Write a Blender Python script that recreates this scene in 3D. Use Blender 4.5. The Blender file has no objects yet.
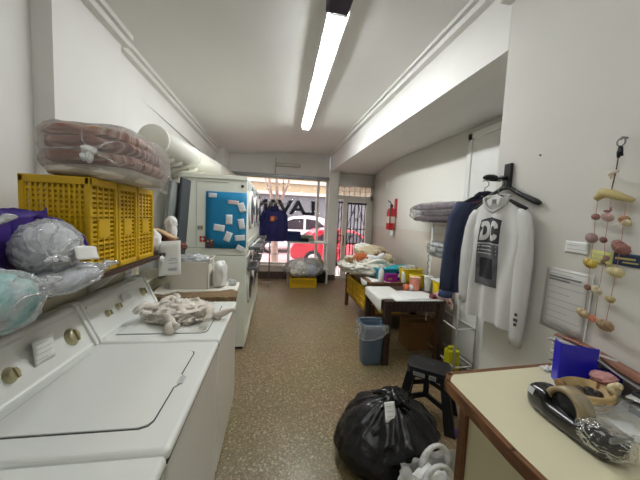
import bpy, bmesh, math, random
from mathutils import Vector, Matrix, noise, Euler
R = math.radians
SC = bpy.context.scene
COL = SC.collection
rng = random.Random(7)

# ------------------------------------------------------------------ materials
def lin(c):
    return tuple(((v / 255) / 12.92 if v / 255 <= .04045 else ((v / 255 + .055) / 1.055) ** 2.4) for v in c)

MATS = {}
def M(name, rgb, rough=.6, metal=0., var=.06, vscale=6., bump=0., bscale=40., spec=.5, trans=0., alpha=1., coat=0.):
    if name in MATS: return MATS[name]
    m = bpy.data.materials.new(name); m.use_nodes = True
    n = m.node_tree.nodes; l = m.node_tree.links
    b = n['Principled BSDF']
    b.inputs['Roughness'].default_value = rough; b.inputs['Metallic'].default_value = metal
    b.inputs['Specular IOR Level'].default_value = spec
    b.inputs['Coat Weight'].default_value = coat
    c = lin(rgb)
    tc = n.new('ShaderNodeTexCoord'); nz = n.new('ShaderNodeTexNoise')
    nz.inputs['Scale'].default_value = vscale; nz.inputs['Detail'].default_value = 5
    l.new(tc.outputs['Object'], nz.inputs['Vector'])
    r = n.new('ShaderNodeValToRGB'); e = r.color_ramp.elements
    e[0].position = .3; e[1].position = .7
    e[0].color = tuple(max(0, v * (1 - var)) for v in c) + (1,)
    e[1].color = tuple(min(1, v * (1 + var)) for v in c) + (1,)
    l.new(nz.outputs['Fac'], r.inputs['Fac']); l.new(r.outputs['Color'], b.inputs['Base Color'])
    if bump:
        n2 = n.new('ShaderNodeTexNoise'); n2.inputs['Scale'].default_value = bscale; n2.inputs['Detail'].default_value = 4
        l.new(tc.outputs['Object'], n2.inputs['Vector'])
        bp = n.new('ShaderNodeBump'); bp.inputs['Strength'].default_value = bump; bp.inputs['Distance'].default_value = .01
        l.new(n2.outputs['Fac'], bp.inputs['Height']); l.new(bp.outputs['Normal'], b.inputs['Normal'])
    MATS[name] = m
    return m

def film(name, rgb, opaque=.25, rough=.18):
    """thin clear plastic: mostly transparent with a soft milky body and a gloss"""
    if name in MATS: return MATS[name]
    m = bpy.data.materials.new(name); m.use_nodes = True
    n = m.node_tree.nodes; l = m.node_tree.links; n.clear()
    out = n.new('ShaderNodeOutputMaterial'); t = n.new('ShaderNodeBsdfTransparent')
    d = n.new('ShaderNodeBsdfDiffuse'); d.inputs['Color'].default_value = lin(rgb) + (1,)
    g = n.new('ShaderNodeBsdfGlossy'); g.inputs['Roughness'].default_value = rough
    lw = n.new('ShaderNodeLayerWeight'); lw.inputs['Blend'].default_value = .35
    tc = n.new('ShaderNodeTexCoord'); nz = n.new('ShaderNodeTexNoise')
    nz.inputs['Scale'].default_value = 18; nz.inputs['Detail'].default_value = 4; nz.inputs['Distortion'].default_value = 1.5
    l.new(tc.outputs['Object'], nz.inputs['Vector'])
    mu = n.new('ShaderNodeMath'); mu.operation = 'MULTIPLY_ADD'
    l.new(nz.outputs['Fac'], mu.inputs[0]); mu.inputs[1].default_value = opaque * 1.2; mu.inputs[2].default_value = opaque * .4
    bp = n.new('ShaderNodeBump'); bp.inputs['Strength'].default_value = .9; bp.inputs['Distance'].default_value = .03
    l.new(nz.outputs['Fac'], bp.inputs['Height']); l.new(bp.outputs['Normal'], g.inputs['Normal'])
    m1 = n.new('ShaderNodeMixShader'); m2 = n.new('ShaderNodeMixShader')
    l.new(mu.outputs[0], m1.inputs['Fac']); l.new(t.outputs[0], m1.inputs[1]); l.new(d.outputs[0], m1.inputs[2])
    f2 = n.new('ShaderNodeMath'); f2.operation = 'MULTIPLY'; f2.inputs[1].default_value = .62
    l.new(lw.outputs['Fresnel'], f2.inputs[0]); l.new(f2.outputs[0], m2.inputs['Fac'])
    l.new(m1.outputs[0], m2.inputs[1]); l.new(g.outputs[0], m2.inputs[2]); l.new(m2.outputs[0], out.inputs['Surface'])
    MATS[name] = m
    return m

def emit(name, rgb, strength):
    if name in MATS: return MATS[name]
    m = bpy.data.materials.new(name); m.use_nodes = True
    n = m.node_tree.nodes; l = m.node_tree.links; n.clear()
    o = n.new('ShaderNodeOutputMaterial'); e = n.new('ShaderNodeEmission')
    e.inputs['Color'].default_value = lin(rgb) + (1,); e.inputs['Strength'].default_value = strength
    l.new(e.outputs[0], o.inputs['Surface']); MATS[name] = m
    return m

def ramp_mat(name, kind, stops, scale, rough=.6, bump=0., stretch=(1, 1, 1), spec=.5, bands=None):
    """base colour from a procedural texture (voronoi / noise / wave) through a colour ramp"""
    if name in MATS: return MATS[name]
    m = bpy.data.materials.new(name); m.use_nodes = True
    n = m.node_tree.nodes; l = m.node_tree.links; b = n['Principled BSDF']
    b.inputs['Roughness'].default_value = rough; b.inputs['Specular IOR Level'].default_value = spec
    tc = n.new('ShaderNodeTexCoord'); mp = n.new('ShaderNodeMapping'); mp.inputs['Scale'].default_value = stretch
    l.new(tc.outputs['Object'], mp.inputs['Vector'])
    if kind == 'voronoi':
        t = n.new('ShaderNodeTexVoronoi'); src = t.outputs['Color']
    elif kind == 'wave':
        t = n.new('ShaderNodeTexWave'); src = t.outputs['Fac']; t.inputs['Distortion'].default_value = 4; t.inputs['Detail'].default_value = 3
    else:
        t = n.new('ShaderNodeTexNoise'); src = t.outputs['Fac']; t.inputs['Detail'].default_value = 6
    t.inputs['Scale'].default_value = scale
    if kind == 'wave' and bands: t.bands_direction = bands; t.inputs['Distortion'].default_value = 1.0
    l.new(mp.outputs[0], t.inputs['Vector'])
    r = n.new('ShaderNodeValToRGB'); e = r.color_ramp.elements
    while len(e) < len(stops): e.new(.5)
    for k, (p, c) in enumerate(stops):
        e[k].position = p; e[k].color = lin(c) + (1,)
    if kind == 'voronoi':
        s = n.new('ShaderNodeSeparateColor'); l.new(src, s.inputs[0]); src = s.outputs[0]
    l.new(src, r.inputs['Fac']); l.new(r.outputs['Color'], b.inputs['Base Color'])
    if bump:
        bp = n.new('ShaderNodeBump'); bp.inputs['Strength'].default_value = bump; bp.inputs['Distance'].default_value = .01
        l.new(src, bp.inputs['Height']); l.new(bp.outputs['Normal'], b.inputs['Normal'])
    MATS[name] = m
    return m

# ------------------------------------------------------------------ mesh builder
class MB:
    def __init__(s, T=None): s.v = []; s.f = []; s.sm = []; s.T = T
    def add(s, vs, fs, smooth=True):
        o = len(s.v)
        for p in vs:
            p = Vector(p); s.v.append(s.T @ p if s.T else p)
        for f in fs: s.f.append(tuple(i + o for i in f)); s.sm.append(smooth)
        return s
    def bm(s, b, smooth=False):
        b.verts.ensure_lookup_table(); b.verts.index_update()
        s.add([v.co.copy() for v in b.verts], [[v.index for v in f.verts] for f in b.faces], smooth); b.free(); return s
    def box(s, x0, x1, y0, y1, z0, z1, bev=0., seg=2, rot=None, smooth=None):
        b = bmesh.new(); bmesh.ops.create_cube(b, size=1)
        sx, sy, sz = abs(x1 - x0), abs(y1 - y0), abs(z1 - z0)
        bmesh.ops.scale(b, vec=(sx, sy, sz), verts=b.verts)
        if bev: bmesh.ops.bevel(b, geom=list(b.edges), offset=min(bev, .49 * min(sx, sy, sz)), segments=seg, affect='EDGES', profile=.5)
        if rot: bmesh.ops.transform(b, matrix=Euler(rot).to_matrix().to_4x4(), verts=b.verts)
        bmesh.ops.translate(b, vec=((x0 + x1) / 2, (y0 + y1) / 2, (z0 + z1) / 2), verts=b.verts)
        return s.bm(b, False)
    def bar(s, p, q, w, h=None, up=(0, 0, 1)):
        """rectangular bar from p to q"""
        p, q = Vector(p), Vector(q); h = h or w; d = (q - p).normalized()
        a = d.cross(Vector(up)); a = a.normalized() if a.length > 1e-4 else Vector((1, 0, 0)); c = a.cross(d)
        vs = [b + a * (w / 2 * i) + c * (h / 2 * j) for b in (p, q) for i, j in ((-1, -1), (1, -1), (1, 1), (-1, 1))]
        return s.add(vs, [(3, 2, 1, 0), (4, 5, 6, 7), (0, 1, 5, 4), (1, 2, 6, 5), (2, 3, 7, 6), (3, 0, 4, 7)], False)
    def tube(s, pts, r, n=8, caps=True, closed=False):
        pts = [Vector(p) for p in pts]; N = len(pts)
        rs = r if isinstance(r, (list, tuple)) else [r] * N
        vs = []; fs = []; up = None
        for i, p in enumerate(pts):
            d = (pts[(i + 1) % N if closed else min(i + 1, N - 1)] - pts[i - 1 if (closed or i) else 0]).normalized()
            if up is None:
                up = Vector((0, 0, 1)) if abs(d.z) < .9 else Vector((1, 0, 0))
            a = d.cross(up).normalized(); c = a.cross(d).normalized(); up = c
            for k in range(n):
                t = 2 * math.pi * k / n
                vs.append(p + (a * math.cos(t) + c * math.sin(t)) * rs[i])
        for i in range(N if closed else N - 1):
            j = (i + 1) % N
            for k in range(n):
                fs.append((i * n + k, i * n + (k + 1) % n, j * n + (k + 1) % n, j * n + k))
        if caps and not closed: fs += [tuple(range(n - 1, -1, -1)), tuple((N - 1) * n + k for k in range(n))]
        return s.add(vs, fs, True)
    def cyl(s, p, q, r, r2=None, n=20):
        return s.tube([p, q], [r, r if r2 is None else r2], n)
    def lathe(s, c, prof, n=24, sx=1., sy=1., axis=None):
        vs = []; fs = []; c = Vector(c); m = axis or Matrix.Identity(3)
        for r, z in prof:
            for k in range(n):
                t = 2 * math.pi * k / n
                vs.append(c + m @ Vector((r * sx * math.cos(t), r * sy * math.sin(t), z)))
        for i in range(len(prof) - 1):
            for k in range(n):
                fs.append((i * n + k, i * n + (k + 1) % n, (i + 1) * n + (k + 1) % n, (i + 1) * n + k))
        if prof[0][0] > 1e-5: fs.append(tuple(range(n - 1, -1, -1)))
        if prof[-1][0] > 1e-5: fs.append(tuple((len(prof) - 1) * n + k for k in range(n)))
        return s.add(vs, fs, True)
    def grid(s, fn, nu, nv, thick=0.):
        vs = [Vector(fn(i / nu, j / nv)) for j in range(nv + 1) for i in range(nu + 1)]
        fs = [(j * (nu + 1) + i, j * (nu + 1) + i + 1, (j + 1) * (nu + 1) + i + 1, (j + 1) * (nu + 1) + i) for j in range(nv) for i in range(nu)]
        if thick:
            b = bmesh.new(); bv = [b.verts.new(v) for v in vs]
            for f in fs: b.faces.new([bv[i] for i in f])
            bmesh.ops.recalc_face_normals(b, faces=b.faces)
            bmesh.ops.solidify(b, geom=list(b.faces), thickness=thick)
            return s.bm(b, True)
        return s.add(vs, fs, True)
    def prism(s, poly, a, b, axis='y', bev=0.):
        """polygon in the plane across the axis, swept from a to b"""
        def P(u, v, t): return {'y': (u, t, v), 'x': (t, u, v), 'z': (u, v, t)}[axis]
        n = len(poly)
        vs = [P(u, v, a) for u, v in poly] + [P(u, v, b) for u, v in poly]
        fs = [tuple(range(n)), tuple(range(2 * n - 1, n - 1, -1))] + [(i, i + n, (i + 1) % n + n, (i + 1) % n) for i in range(n)]
        bb = bmesh.new(); bv = [bb.verts.new(v) for v in vs]
        for f in fs: bb.faces.new([bv[i] for i in f])
        bmesh.ops.recalc_face_normals(bb, faces=bb.faces)
        if bev: bmesh.ops.bevel(bb, geom=list(bb.edges), offset=bev, segments=2, affect='EDGES', profile=.5)
        return s.bm(bb, False)
    def heap(s, c, r, seed=0, amp=.18, freq=3., floor=None, sub=4, ridge=.6, squash=0., tie=None):
        """crumpled cloth / bag shaped body: an ellipsoid with folded noise, flattened where it rests"""
        b = bmesh.new(); bmesh.ops.create_icosphere(b, subdivisions=sub, radius=1)
        off = Vector((seed * 3.17, seed * 1.91, seed * 2.3)); c = Vector(c)
        for v in b.verts:
            d = v.co.normalized()
            q = d * freq + off
            n1 = noise.noise(q) ; n2 = 1 - 2 * abs(noise.noise(q * 1.9 + Vector((5, 3, 1)))); n3 = 1 - 2 * abs(noise.noise(q * 4.1))
            k = 1 + amp * (n1 * (1 - ridge) * 1.6 + ridge * (n2 * .65 + n3 * .3 - .3))
            if tie is not None:      # radial creases gathered towards the knot
                an = math.acos(max(-1, min(1, d.dot(tie)))); e1 = tie.orthogonal().normalized(); e2 = tie.cross(e1)
                ph = math.atan2(d.dot(e2), d.dot(e1))
                k += (.075 * math.sin(ph * 8 + 4 * n1) + .05 * math.sin(ph * 19 + 6 * n1)) * math.exp(-an * .8) * min(1, an * 3) + .30 * math.exp(-(an / .28) ** 2)
            p = Vector((d.x * r[0] * k, d.y * r[1] * k, d.z * r[2] * k))
            if squash:   # boxier outline
                for i in range(3): p[i] = math.copysign(abs(p[i] / r[i]) ** (1 - squash) * r[i], p[i]) if abs(p[i]) > 1e-6 else 0
            v.co = c + p
            if floor is not None and v.co.z < floor: v.co.z = floor + .002 * (1 + n1)
        return s.bm(b, True)
    def build(s, name, mat, parent=None, label=None, smooth=None, bevel=0., subsurf=0):
        me = bpy.data.meshes.new(name)
        L = Vector((0, 0, 0))
        if parent:
            q = parent
            while q: L += q.location; q = q.parent
        if parent is None and s.v:
            xs = [v.x for v in s.v]; ys = [v.y for v in s.v]
            L = Vector(((min(xs) + max(xs)) / 2, (min(ys) + max(ys)) / 2, min(v.z for v in s.v)))
        me.from_pydata([v - L for v in s.v], [], s.f)
        me.polygons.foreach_set('use_smooth', s.sm if smooth is None else [smooth] * len(s.f))
        me.update()
        o = bpy.data.objects.new(name, me); COL.objects.link(o); me.materials.append(mat)
        if parent: o.parent = parent
        else: o.location = L
        if label: o['label'] = label
        return o

def thing(name, label, cat, loc=(0, 0, 0), group=None):
    o = bpy.data.objects.new(name, None); COL.objects.link(o); o.location = loc; o.empty_display_size = .05
    return tag(o, label, cat, group)
def tag(o, label, cat, group=None):
    o['label'] = label; o['category'] = cat
    if group: o['group'] = group
    return o
def struct(name, mb, mat, parent=None):
    o = mb.build(name, mat, parent)
    if not parent: o['kind'] = 'structure'
    return o
def stuff(o): o['kind'] = 'stuff'; return o
def text(name, body, mat, parent, T, size, extrude=.001, align='CENTER', bold=0.):
    cu = bpy.data.curves.new(name, 'FONT'); cu.body = body; cu.size = size; cu.extrude = extrude; cu.align_x = align; cu.align_y = 'CENTER'
    cu.offset = bold
    cu.materials.append(mat)
    o = bpy.data.objects.new(name, cu); COL.objects.link(o)
    if parent:
        o.parent = parent; L = Vector(parent.location); q = parent.parent
        while q: L += q.location; q = q.parent
        T = Matrix.Translation(-L) @ T
    o.matrix_local = T
    return o
def frame(o, x, y):
    """4x4 from an origin and two in-plane axes"""
    x = Vector(x).normalized(); y = Vector(y); z = x.cross(y).normalized(); y = z.cross(x)
    return Matrix((( x.x, y.x, z.x, o[0]), (x.y, y.y, z.y, o[1]), (x.z, y.z, z.z, o[2]), (0, 0, 0, 1)))

# palette
wall_w = M('wall_paint', (231, 229, 224), .7, var=.025, vscale=2., bump=.06, bscale=60)
wall_c = M('cream_paint', (222, 214, 188), .6, var=.03, vscale=2., bump=.05)
ceil_w = M('ceiling_paint', (228, 227, 222), .75, var=.02, vscale=1.5, bump=.05)
enamel = M('white_enamel', (240, 241, 235), .22, var=.012, vscale=3., coat=.3)
enamel_g = M('console_grey', (190, 192, 200), .3, var=.03)
seal = M('dark_seam', (70, 70, 70), .7)
dryer_w = M('dryer_white', (240, 242, 228), .35, var=.02)
dark = M('dark_plastic', (22, 23, 26), .38, var=.1)
black_gl = M('glossy_black', (10, 10, 13), .12, var=.1, coat=.5)
knob_m = M('knob_cream', (196, 188, 150), .3, metal=.35)
chrome = M('chrome', (190, 190, 190), .2, metal=1.)
steel = M('grey_metal', (140, 142, 142), .4, metal=.7)
white_pl = M('white_plastic', (232, 232, 228), .4, var=.02)
white_mt = M('white_metal', (225, 225, 220), .4, var=.03)
paper_m = M('paper', (238, 238, 234), .8, var=.02, vscale=20)
ink = M('print_ink', (172, 174, 180), .8)
ink_d = M('print_dark', (70, 70, 78), .8)
yellow = M('yellow_crate', (206, 166, 8), .42, var=.08)
yellow_d = M('yellow_tub', (228, 200, 20), .4, var=.06)
navy = M('navy_fleece', (30, 32, 84), .9, var=.18, vscale=9, bump=.3, bscale=120)
navy_g = M('navy_grey_cotton', (58, 66, 92), .9, var=.12, vscale=9, bump=.3, bscale=150)
cotton = M('white_cotton', (212, 211, 208), .85, var=.03, vscale=8, bump=.2, bscale=200)
clear = film('clear_film', (236, 238, 240), .24, .10)
clear_m = film('milky_film', (228, 230, 230), .45)
clear_t = film('tight_film', (222, 222, 218), .10)
wood_d = ramp_mat('dark_wood', 'wave', [(0, (38, 24, 18)), (1, (66, 42, 30))], 3, .5, .1, (2, 12, 12))
wood_b = ramp_mat('brown_wood', 'wave', [(0, (98, 62, 36)), (1, (134, 90, 54))], 4, .45, .1, (8, 2, 8))
wood_m = ramp_mat('mid_wood', 'wave', [(0, (104, 74, 50)), (1, (138, 104, 72))], 3, .55, .1, (3, 8, 8))
laminate = M('cream_laminate', (226, 219, 186), .35, var=.02, vscale=4)
tube_on = emit('lit_tube', (246, 250, 252), 44.)

# ------------------------------------------------------------------ camera
cam_d = bpy.data.cameras.new('camera'); cam = bpy.data.objects.new('camera', cam_d); COL.objects.link(cam)
F = 280.
cam_d.sensor_width = 36; cam_d.sensor_fit = 'HORIZONTAL'; cam_d.lens = F / 640 * 36; cam_d.clip_start = .02; cam_d.clip_end = 300
ya, pi_, ro = R(9.14134), R(4.51642), R(2.49808)
fwd = Vector((math.sin(ya) * math.cos(pi_), math.cos(ya) * math.cos(pi_), -math.sin(pi_)))
rt = Vector((math.cos(ya), -math.sin(ya), 0)); up = rt.cross(fwd)
r2 = math.cos(ro) * rt + math.sin(ro) * up; u2 = -math.sin(ro) * rt + math.cos(ro) * up
cam.matrix_world = Matrix(((r2.x, u2.x, -fwd.x, 0), (r2.y, u2.y, -fwd.y, 0), (r2.z, u2.z, -fwd.z, 1.64), (0, 0, 0, 1)))
SC.camera = cam

# ------------------------------------------------------------------ room shell
XL, XR, XN, YF, YB = -1.36, 1.37, 2.22, 7.34, -2.4
def ceil_z(x, y):
    u = min(1, max(0, (x - XL) / (XR - XL))); t = (y - 1.9) / 5.4
    return (3.09 + .02 * t) * (1 - u) + (3.20 + .12 * t) * u
def beam_z(y): return 2.71 + (y - 1.6) / 5.7 * .15

floor_m = bpy.data.materials.new('terrazzo'); floor_m.use_nodes = True
def _floor():
    n = floor_m.node_tree.nodes; l = floor_m.node_tree.links; b = n['Principled BSDF']
    tc = n.new('ShaderNodeTexCoord')
    v1 = n.new('ShaderNodeTexVoronoi'); v1.inputs['Scale'].default_value = 70
    v2 = n.new('ShaderNodeTexVoronoi'); v2.inputs['Scale'].default_value = 150
    nz = n.new('ShaderNodeTexNoise'); nz.inputs['Scale'].default_value = 1.4; nz.inputs['Detail'].default_value = 5
    for t in (v1, v2, nz): l.new(tc.outputs['Object'], t.inputs['Vector'])
    def ramp(stops):
        r = n.new('ShaderNodeValToRGB'); e = r.color_ramp.elements; r.color_ramp.interpolation = 'CONSTANT'
        while len(e) < len(stops): e.new(.5)
        for k, (p, c) in enumerate(stops): e[k].position = p; e[k].color = lin(c) + (1,)
        return r
    s1 = n.new('ShaderNodeSeparateColor'); l.new(v1.outputs['Color'], s1.inputs[0])
    s2 = n.new('ShaderNodeSeparateColor'); l.new(v2.outputs['Color'], s2.inputs[0])
    ra = ramp([(0, (130, 110, 77)), (.3, (150, 130, 95)), (.62, (110, 93, 65)), (.9, (202, 188, 152))])
    rb = ramp([(0, (138, 118, 85)), (.45, (122, 104, 74)), (.8, (166, 147, 112)), (.95, (216, 204, 174))])
    l.new(s1.outputs[0], ra.inputs[0]); l.new(s2.outputs[0], rb.inputs[0])
    mx = n.new('ShaderNodeMix'); mx.data_type = 'RGBA'; mx.inputs[0].default_value = .55
    l.new(ra.outputs[0], mx.inputs[6]); l.new(rb.outputs[0], mx.inputs[7])
    m2 = n.new('ShaderNodeMix'); m2.data_type = 'RGBA'; m2.blend_type = 'MULTIPLY'; m2.inputs[0].default_value = .35
    l.new(mx.outputs[2], m2.inputs[6]); l.new(nz.outputs['Color'], m2.inputs[7])
    l.new(m2.outputs[2], b.inputs['Base Color'])
    rr = n.new('ShaderNodeMapRange'); rr.inputs[3].default_value = .22; rr.inputs[4].default_value = .5
    l.new(nz.outputs['Fac'], rr.inputs[0]); l.new(rr.outputs[0], b.inputs['Roughness'])
_floor()
fl = MB(); fl.box(-1.8, 2.9, YB, 7.6, -.1, 0); struct('floor', fl, floor_m)

cm = MB()
cm.grid(lambda u, v: (-1.75 + u * 3.4, YB + v * (7.6 - YB), ceil_z(-1.75 + u * 3.4, YB + v * (7.6 - YB))), 16, 16)
cm.grid(lambda u, v: (-1.75 + u * 3.4, YB + v * (7.6 - YB), 3.6), 1, 1)
struct('ceiling', cm, ceil_w)

def wl(y): return XL - max(0, y - 2.7) * .025            # left wall face
lw = MB()
lw.add([(wl(2.68), 2.66, 0), (wl(7.6), 7.6, 0), (wl(7.6), 7.6, 3.6), (wl(2.68), 2.66, 3.6), (-1.9, 2.66, 0), (-1.9, 7.6, 0), (-1.9, 7.6, 3.6), (-1.9, 2.66, 3.6)],
       [(0, 1, 2, 3), (4, 7, 6, 5), (0, 3, 7, 4), (1, 5, 6, 2), (0, 4, 5, 1), (3, 2, 6, 7)], False)
lw.box(-1.9, -1.42, YB, 1.95, 0, 3.6)
struct('wall_left', lw, wall_w)
cl = MB(); cl.box(-1.9, -1.31, 1.94, 2.68, 0, 3.55); c = struct('column_left', cl, wall_w)
# shallow beam along the left wall beyond the column
lb = MB(); lb.box(-1.75, wl(5) + .045, 2.68, 7.0, 2.75, 3.5); struct('trim_1', lb, wall_w)
# cream lower wall behind the washers, up to the shelf
cw = MB(); cw.box(-1.50, -1.16, YB, 2.62, 0, 1.30); struct('wall_cream', cw, wall_c)
cw = MB(); cw.box(-1.36, -1.14, 2.622, 3.30, 0, .98); cw.box(-1.36, -1.13, 2.622, 3.30, .98, 1.0); struct('trim_2', cw, wall_c)

# cornices, a two step moulding that follows the ceiling edge
def cornice(name, pts, side):
    m = MB()
    for (w, h, d) in ((.075, .035, 0), (.04, .085, 0), (.055, .012, .085)):
        for (x0, y0), (x1, y1) in zip(pts[:-1], pts[1:]):
            za, zb = ceil_z(x0, y0) - d, ceil_z(x1, y1) - d
            a = (x0, y0, x0 + side * w, za); 
            vs = []
            for (x, y, z) in ((x0, y0, za), (x1, y1, zb)):
                vs += [(x - side * .02, y, z + .03), (x + side * w, y, z + .03), (x + side * w, y, z - h), (x - side * .02, y, z - h)]
            m.add(vs, [(0, 1, 2, 3), (7, 6, 5, 4), (0, 4, 5, 1), (1, 5, 6, 2), (2, 6, 7, 3), (3, 7, 4, 0)], False)
    struct(name, m, ceil_w)
cornice('trim_3', [(-1.31, 1.94), (-1.31, 2.72)], 1)
cornice('trim_4', [(-1.372, 2.68), (-1.372, 6.75)], 1)
cornice('trim_5', [(XR, 1.62), (XR - .02, 7.2)], -1)

# right wall: near block, then the beam over the niche
rw = MB(); rw.box(XR, 2.6, YB, 1.60, 0, 3.6); struct('wall_right', rw, M('wall_paint_shaded', (219, 216, 208), .7, var=.025, vscale=2., bump=.06, bscale=60))  # wall paint copy darkened in colour to imitate weaker light on this side
bmh = MB()
vs = []
for y in (1.602, 7.32):
    vs += [(XR, y, beam_z(y)), (XR + .18, y, beam_z(y)), (XR + .18, y, 3.6), (XR, y, 3.6)]
bmh.add(vs, [(0, 1, 2, 3), (7, 6, 5, 4), (0, 4, 5, 1), (1, 5, 6, 2), (2, 6, 7, 3), (3, 7, 4, 0)], False)
struct('beam_right', bmh, wall_w)
# short downstand where the front room begins, only on the right
lb2 = MB(); lb2.box(1.30, XR - .002, .9, 1.62, 2.98, 3.5); struct('trim_6', lb2, ceil_w)
sf = MB()
vs = []
for y in (1.602, 7.6):
    z = beam_z(y) + .005
    vs += [(XR + .18, y, z), (2.9, y, z), (2.9, y, 3.2), (XR + .18, y, 3.2)]
sf.add(vs, [(0, 1, 2, 3), (7, 6, 5, 4), (0, 4, 5, 1), (1, 5, 6, 2), (2, 6, 7, 3), (3, 7, 4, 0)], False)
struct('ceiling_niche', sf, ceil_w)

# niche wall, two tone paint (a dado up to 1.5 m); it bends outwards near the street door
two = bpy.data.materials.new('two_tone_paint'); two.use_nodes = True
def _two():
    n = two.node_tree.nodes; l = two.node_tree.links; b = n['Principled BSDF']; b.inputs['Roughness'].default_value = .55
    g = n.new('ShaderNodeNewGeometry'); s = n.new('ShaderNodeSeparateXYZ'); l.new(g.outputs['Position'], s.inputs[0])
    r = n.new('ShaderNodeMapRange'); r.inputs[1].default_value = 1.50; r.inputs[2].default_value = 1.508; l.new(s.outputs['Z'], r.inputs[0])
    m = n.new('ShaderNodeMix'); m.data_type = 'RGBA'; l.new(r.outputs[0], m.inputs[0])
    m.inputs[6].default_value = lin((227, 218, 205)) + (1,); m.inputs[7].default_value = lin((233, 230, 221)) + (1,)
    l.new(m.outputs[2], b.inputs['Base Color'])
_two()
nwp = [(XN, 1.6), (XN, 4.6), (2.25, 5.2), (2.36, 5.9), (2.52, 6.7), (2.66, 7.6)]
nw = MB()
vs = []; fs = []
for (x, y) in nwp: vs += [(x, y, 0), (x, y, 3.1), (x + .3, y, 0), (x + .3, y, 3.1)]
for i in range(len(nwp) - 1):
    a = i * 4; b = a + 4
    fs += [(a, b, b + 1, a + 1), (a + 2, a + 3, b + 3, b + 2), (a, a + 2, b + 2, b), (a + 1, b + 1, b + 3, a + 3)]
fs += [(0, 1, 3, 2), tuple(len(vs) - 4 + k for k in (0, 2, 3, 1))]
nw.add(vs, fs, True); struct('wall_niche', nw, two)
# closed white door in the niche wall
d2 = thing('door_2', 'closed white door in the wall behind the hanging clothes', 'door', (XN, 2.7, 0)); d2['kind'] = 'structure'
m = MB(); m.box(XN - .035, XN - .002, 2.10, 2.95, .01, 2.60); m.build('door_panel', white_mt, d2)
m = MB(); m.box(XN - .05, XN - .002, 2.95, 3.02, 0, 2.67); m.box(XN - .05, XN - .002, 2.03, 2.10, 0, 2.67); m.box(XN - .05, XN - .002, 2.03, 3.02, 2.60, 2.67); m.build('door_frame', white_mt, d2)

bw = MB(); bw.box(-1.9, 2.6, YB - .2, YB, 0, 3.6); struct('wall_back', bw, wall_w)

# ------------------------------------------------------------------ shop front
fw = MB(); fw.box(-1.75, 1.36, YF, YF + .22, 2.68, 3.6)
struct('lintel', fw, wall_w)
m = MB(); m.box(-1.75, 1.36, YF - .03, YF + .0, 2.63, 2.70, .004); struct('trim_7', m, steel)
fw = MB(); fw.box(-1.75, -.92, YF, YF + .22, 0, 2.68); struct('wall_front', fw, wall_w)
m = MB(); m.box(-.92, 1.36, YF, YF + .2, .0, .34); m.box(-.92, 1.36, YF - .05, YF + .2, .32, .37, .006); struct('wall_sill', m, M('sill_paint', (226, 214, 204), .5))
m = MB(); m.box(-.92, 1.36, YF - .012, YF, 0, .19); struct('baseboard_front', m, M('dark_base', (78, 62, 56), .5))
m = MB(); m.box(1.36, 1.60, YF - .12, YF + .2, 0, 2.86); struct('column_front', m, M('post_paint', (226, 224, 216), .5, var=.02))
m = MB(); m.box(1.355, 1.605, YF - .125, YF - .0, 0, .14); struct('baseboard_post', m, M('dark_base', (78, 62, 56), .5))
m = MB(); m.box(1.60, 2.9, YF + .18, YF + .3, 2.55, 3.2); struct('wall_transom', m, wall_w)

glass = film('window_glass', (255, 255, 255), .0, .02)
w1 = thing('window_1', 'wide shop window with dark lettering facing the street', 'window', (.2, YF + .1, .37)); w1['kind'] = 'structure'
m = MB()
for x in (-.92, 1.30): m.box(x, x + .06, YF + .06, YF + .12, .37, 2.66)
m.box(-.92, 1.36, YF + .06, YF + .12, 2.60, 2.66); m.box(-.92, 1.36, YF + .06, YF + .12, .37, .42)
m.box(1.06, 1.12, YF + .05, YF + .11, .37, 2.62)
m.build('window_frame', M('frame_white', (218, 216, 210), .4), w1)
m = MB(); m.box(-.86, 1.30, YF + .085, YF + .091, .42, 2.60); m.build('pane', glass, w1)
# painted shop lettering, read from the street, so mirrored from inside
let_m = M('letter_navy', (26, 30, 52), .5); let_w = M('letter_white', (230, 230, 235), .5)
def window_letter(ch, x, w):
    T = frame((x, YF + .079, 1.86), (-1, 0, 0), (0, 0, 1))
    text('letter_shadow', ch, let_w, w1, Matrix.Translation((-.028, .006, .015)) @ T @ Matrix.Shear('XZ', 4, (0, 0)) @ Matrix.Diagonal((w, 1, 1, 1)), .50, .002, bold=.012)
    o = text('letter', ch, let_m, w1, T @ Matrix.Shear('XZ', 4, (0, 0)) @ Matrix.Diagonal((w, 1, 1, 1)), .50, .003, bold=.012)
    return o
for ch, x in (('L', .90), ('A', .57), ('V', .23), ('A', -.08), ('N', -.43)):
    window_letter(ch, x, 1.22)

# street door with wrought iron grille, transom of small panes
d1 = thing('door_1', 'white street door with black iron grille and small panes above', 'door', (2.1, 7.5, 0)); d1['kind'] = 'structure'
frm = M('door_cream', (222, 218, 206), .45)
m = MB()
m.box(1.60, 1.66, 7.46, 7.54, 0, 2.55); m.box(2.56, 2.64, 7.46, 7.54, 0, 2.55); m.box(1.60, 2.64, 7.46, 7.54, 2.16, 2.27); m.box(1.60, 2.64, 7.46, 7.54, 2.51, 2.57)
m.box(1.80, 1.91, 7.45, 7.53, 0, 2.16); m.box(2.46, 2.56, 7.45, 7.53, 0, 2.16); m.box(1.91, 2.46, 7.45, 7.53, 2.10, 2.16); m.box(1.91, 2.46, 7.45, 7.53, 0, .12); m.box(1.66, 1.80, 7.46, 7.53, 0, .06)
m.build('door_frame', frm, d1)
m = MB()
for k in range(1, 6): m.box(1.66 + .9 * k / 6 - .008, 1.66 + .9 * k / 6 + .008, 7.47, 7.51, 2.27, 2.51)
m.box(1.66, 2.56, 7.47, 7.51, 2.385, 2.40); m.build('transom_bars', frm, d1)
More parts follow.
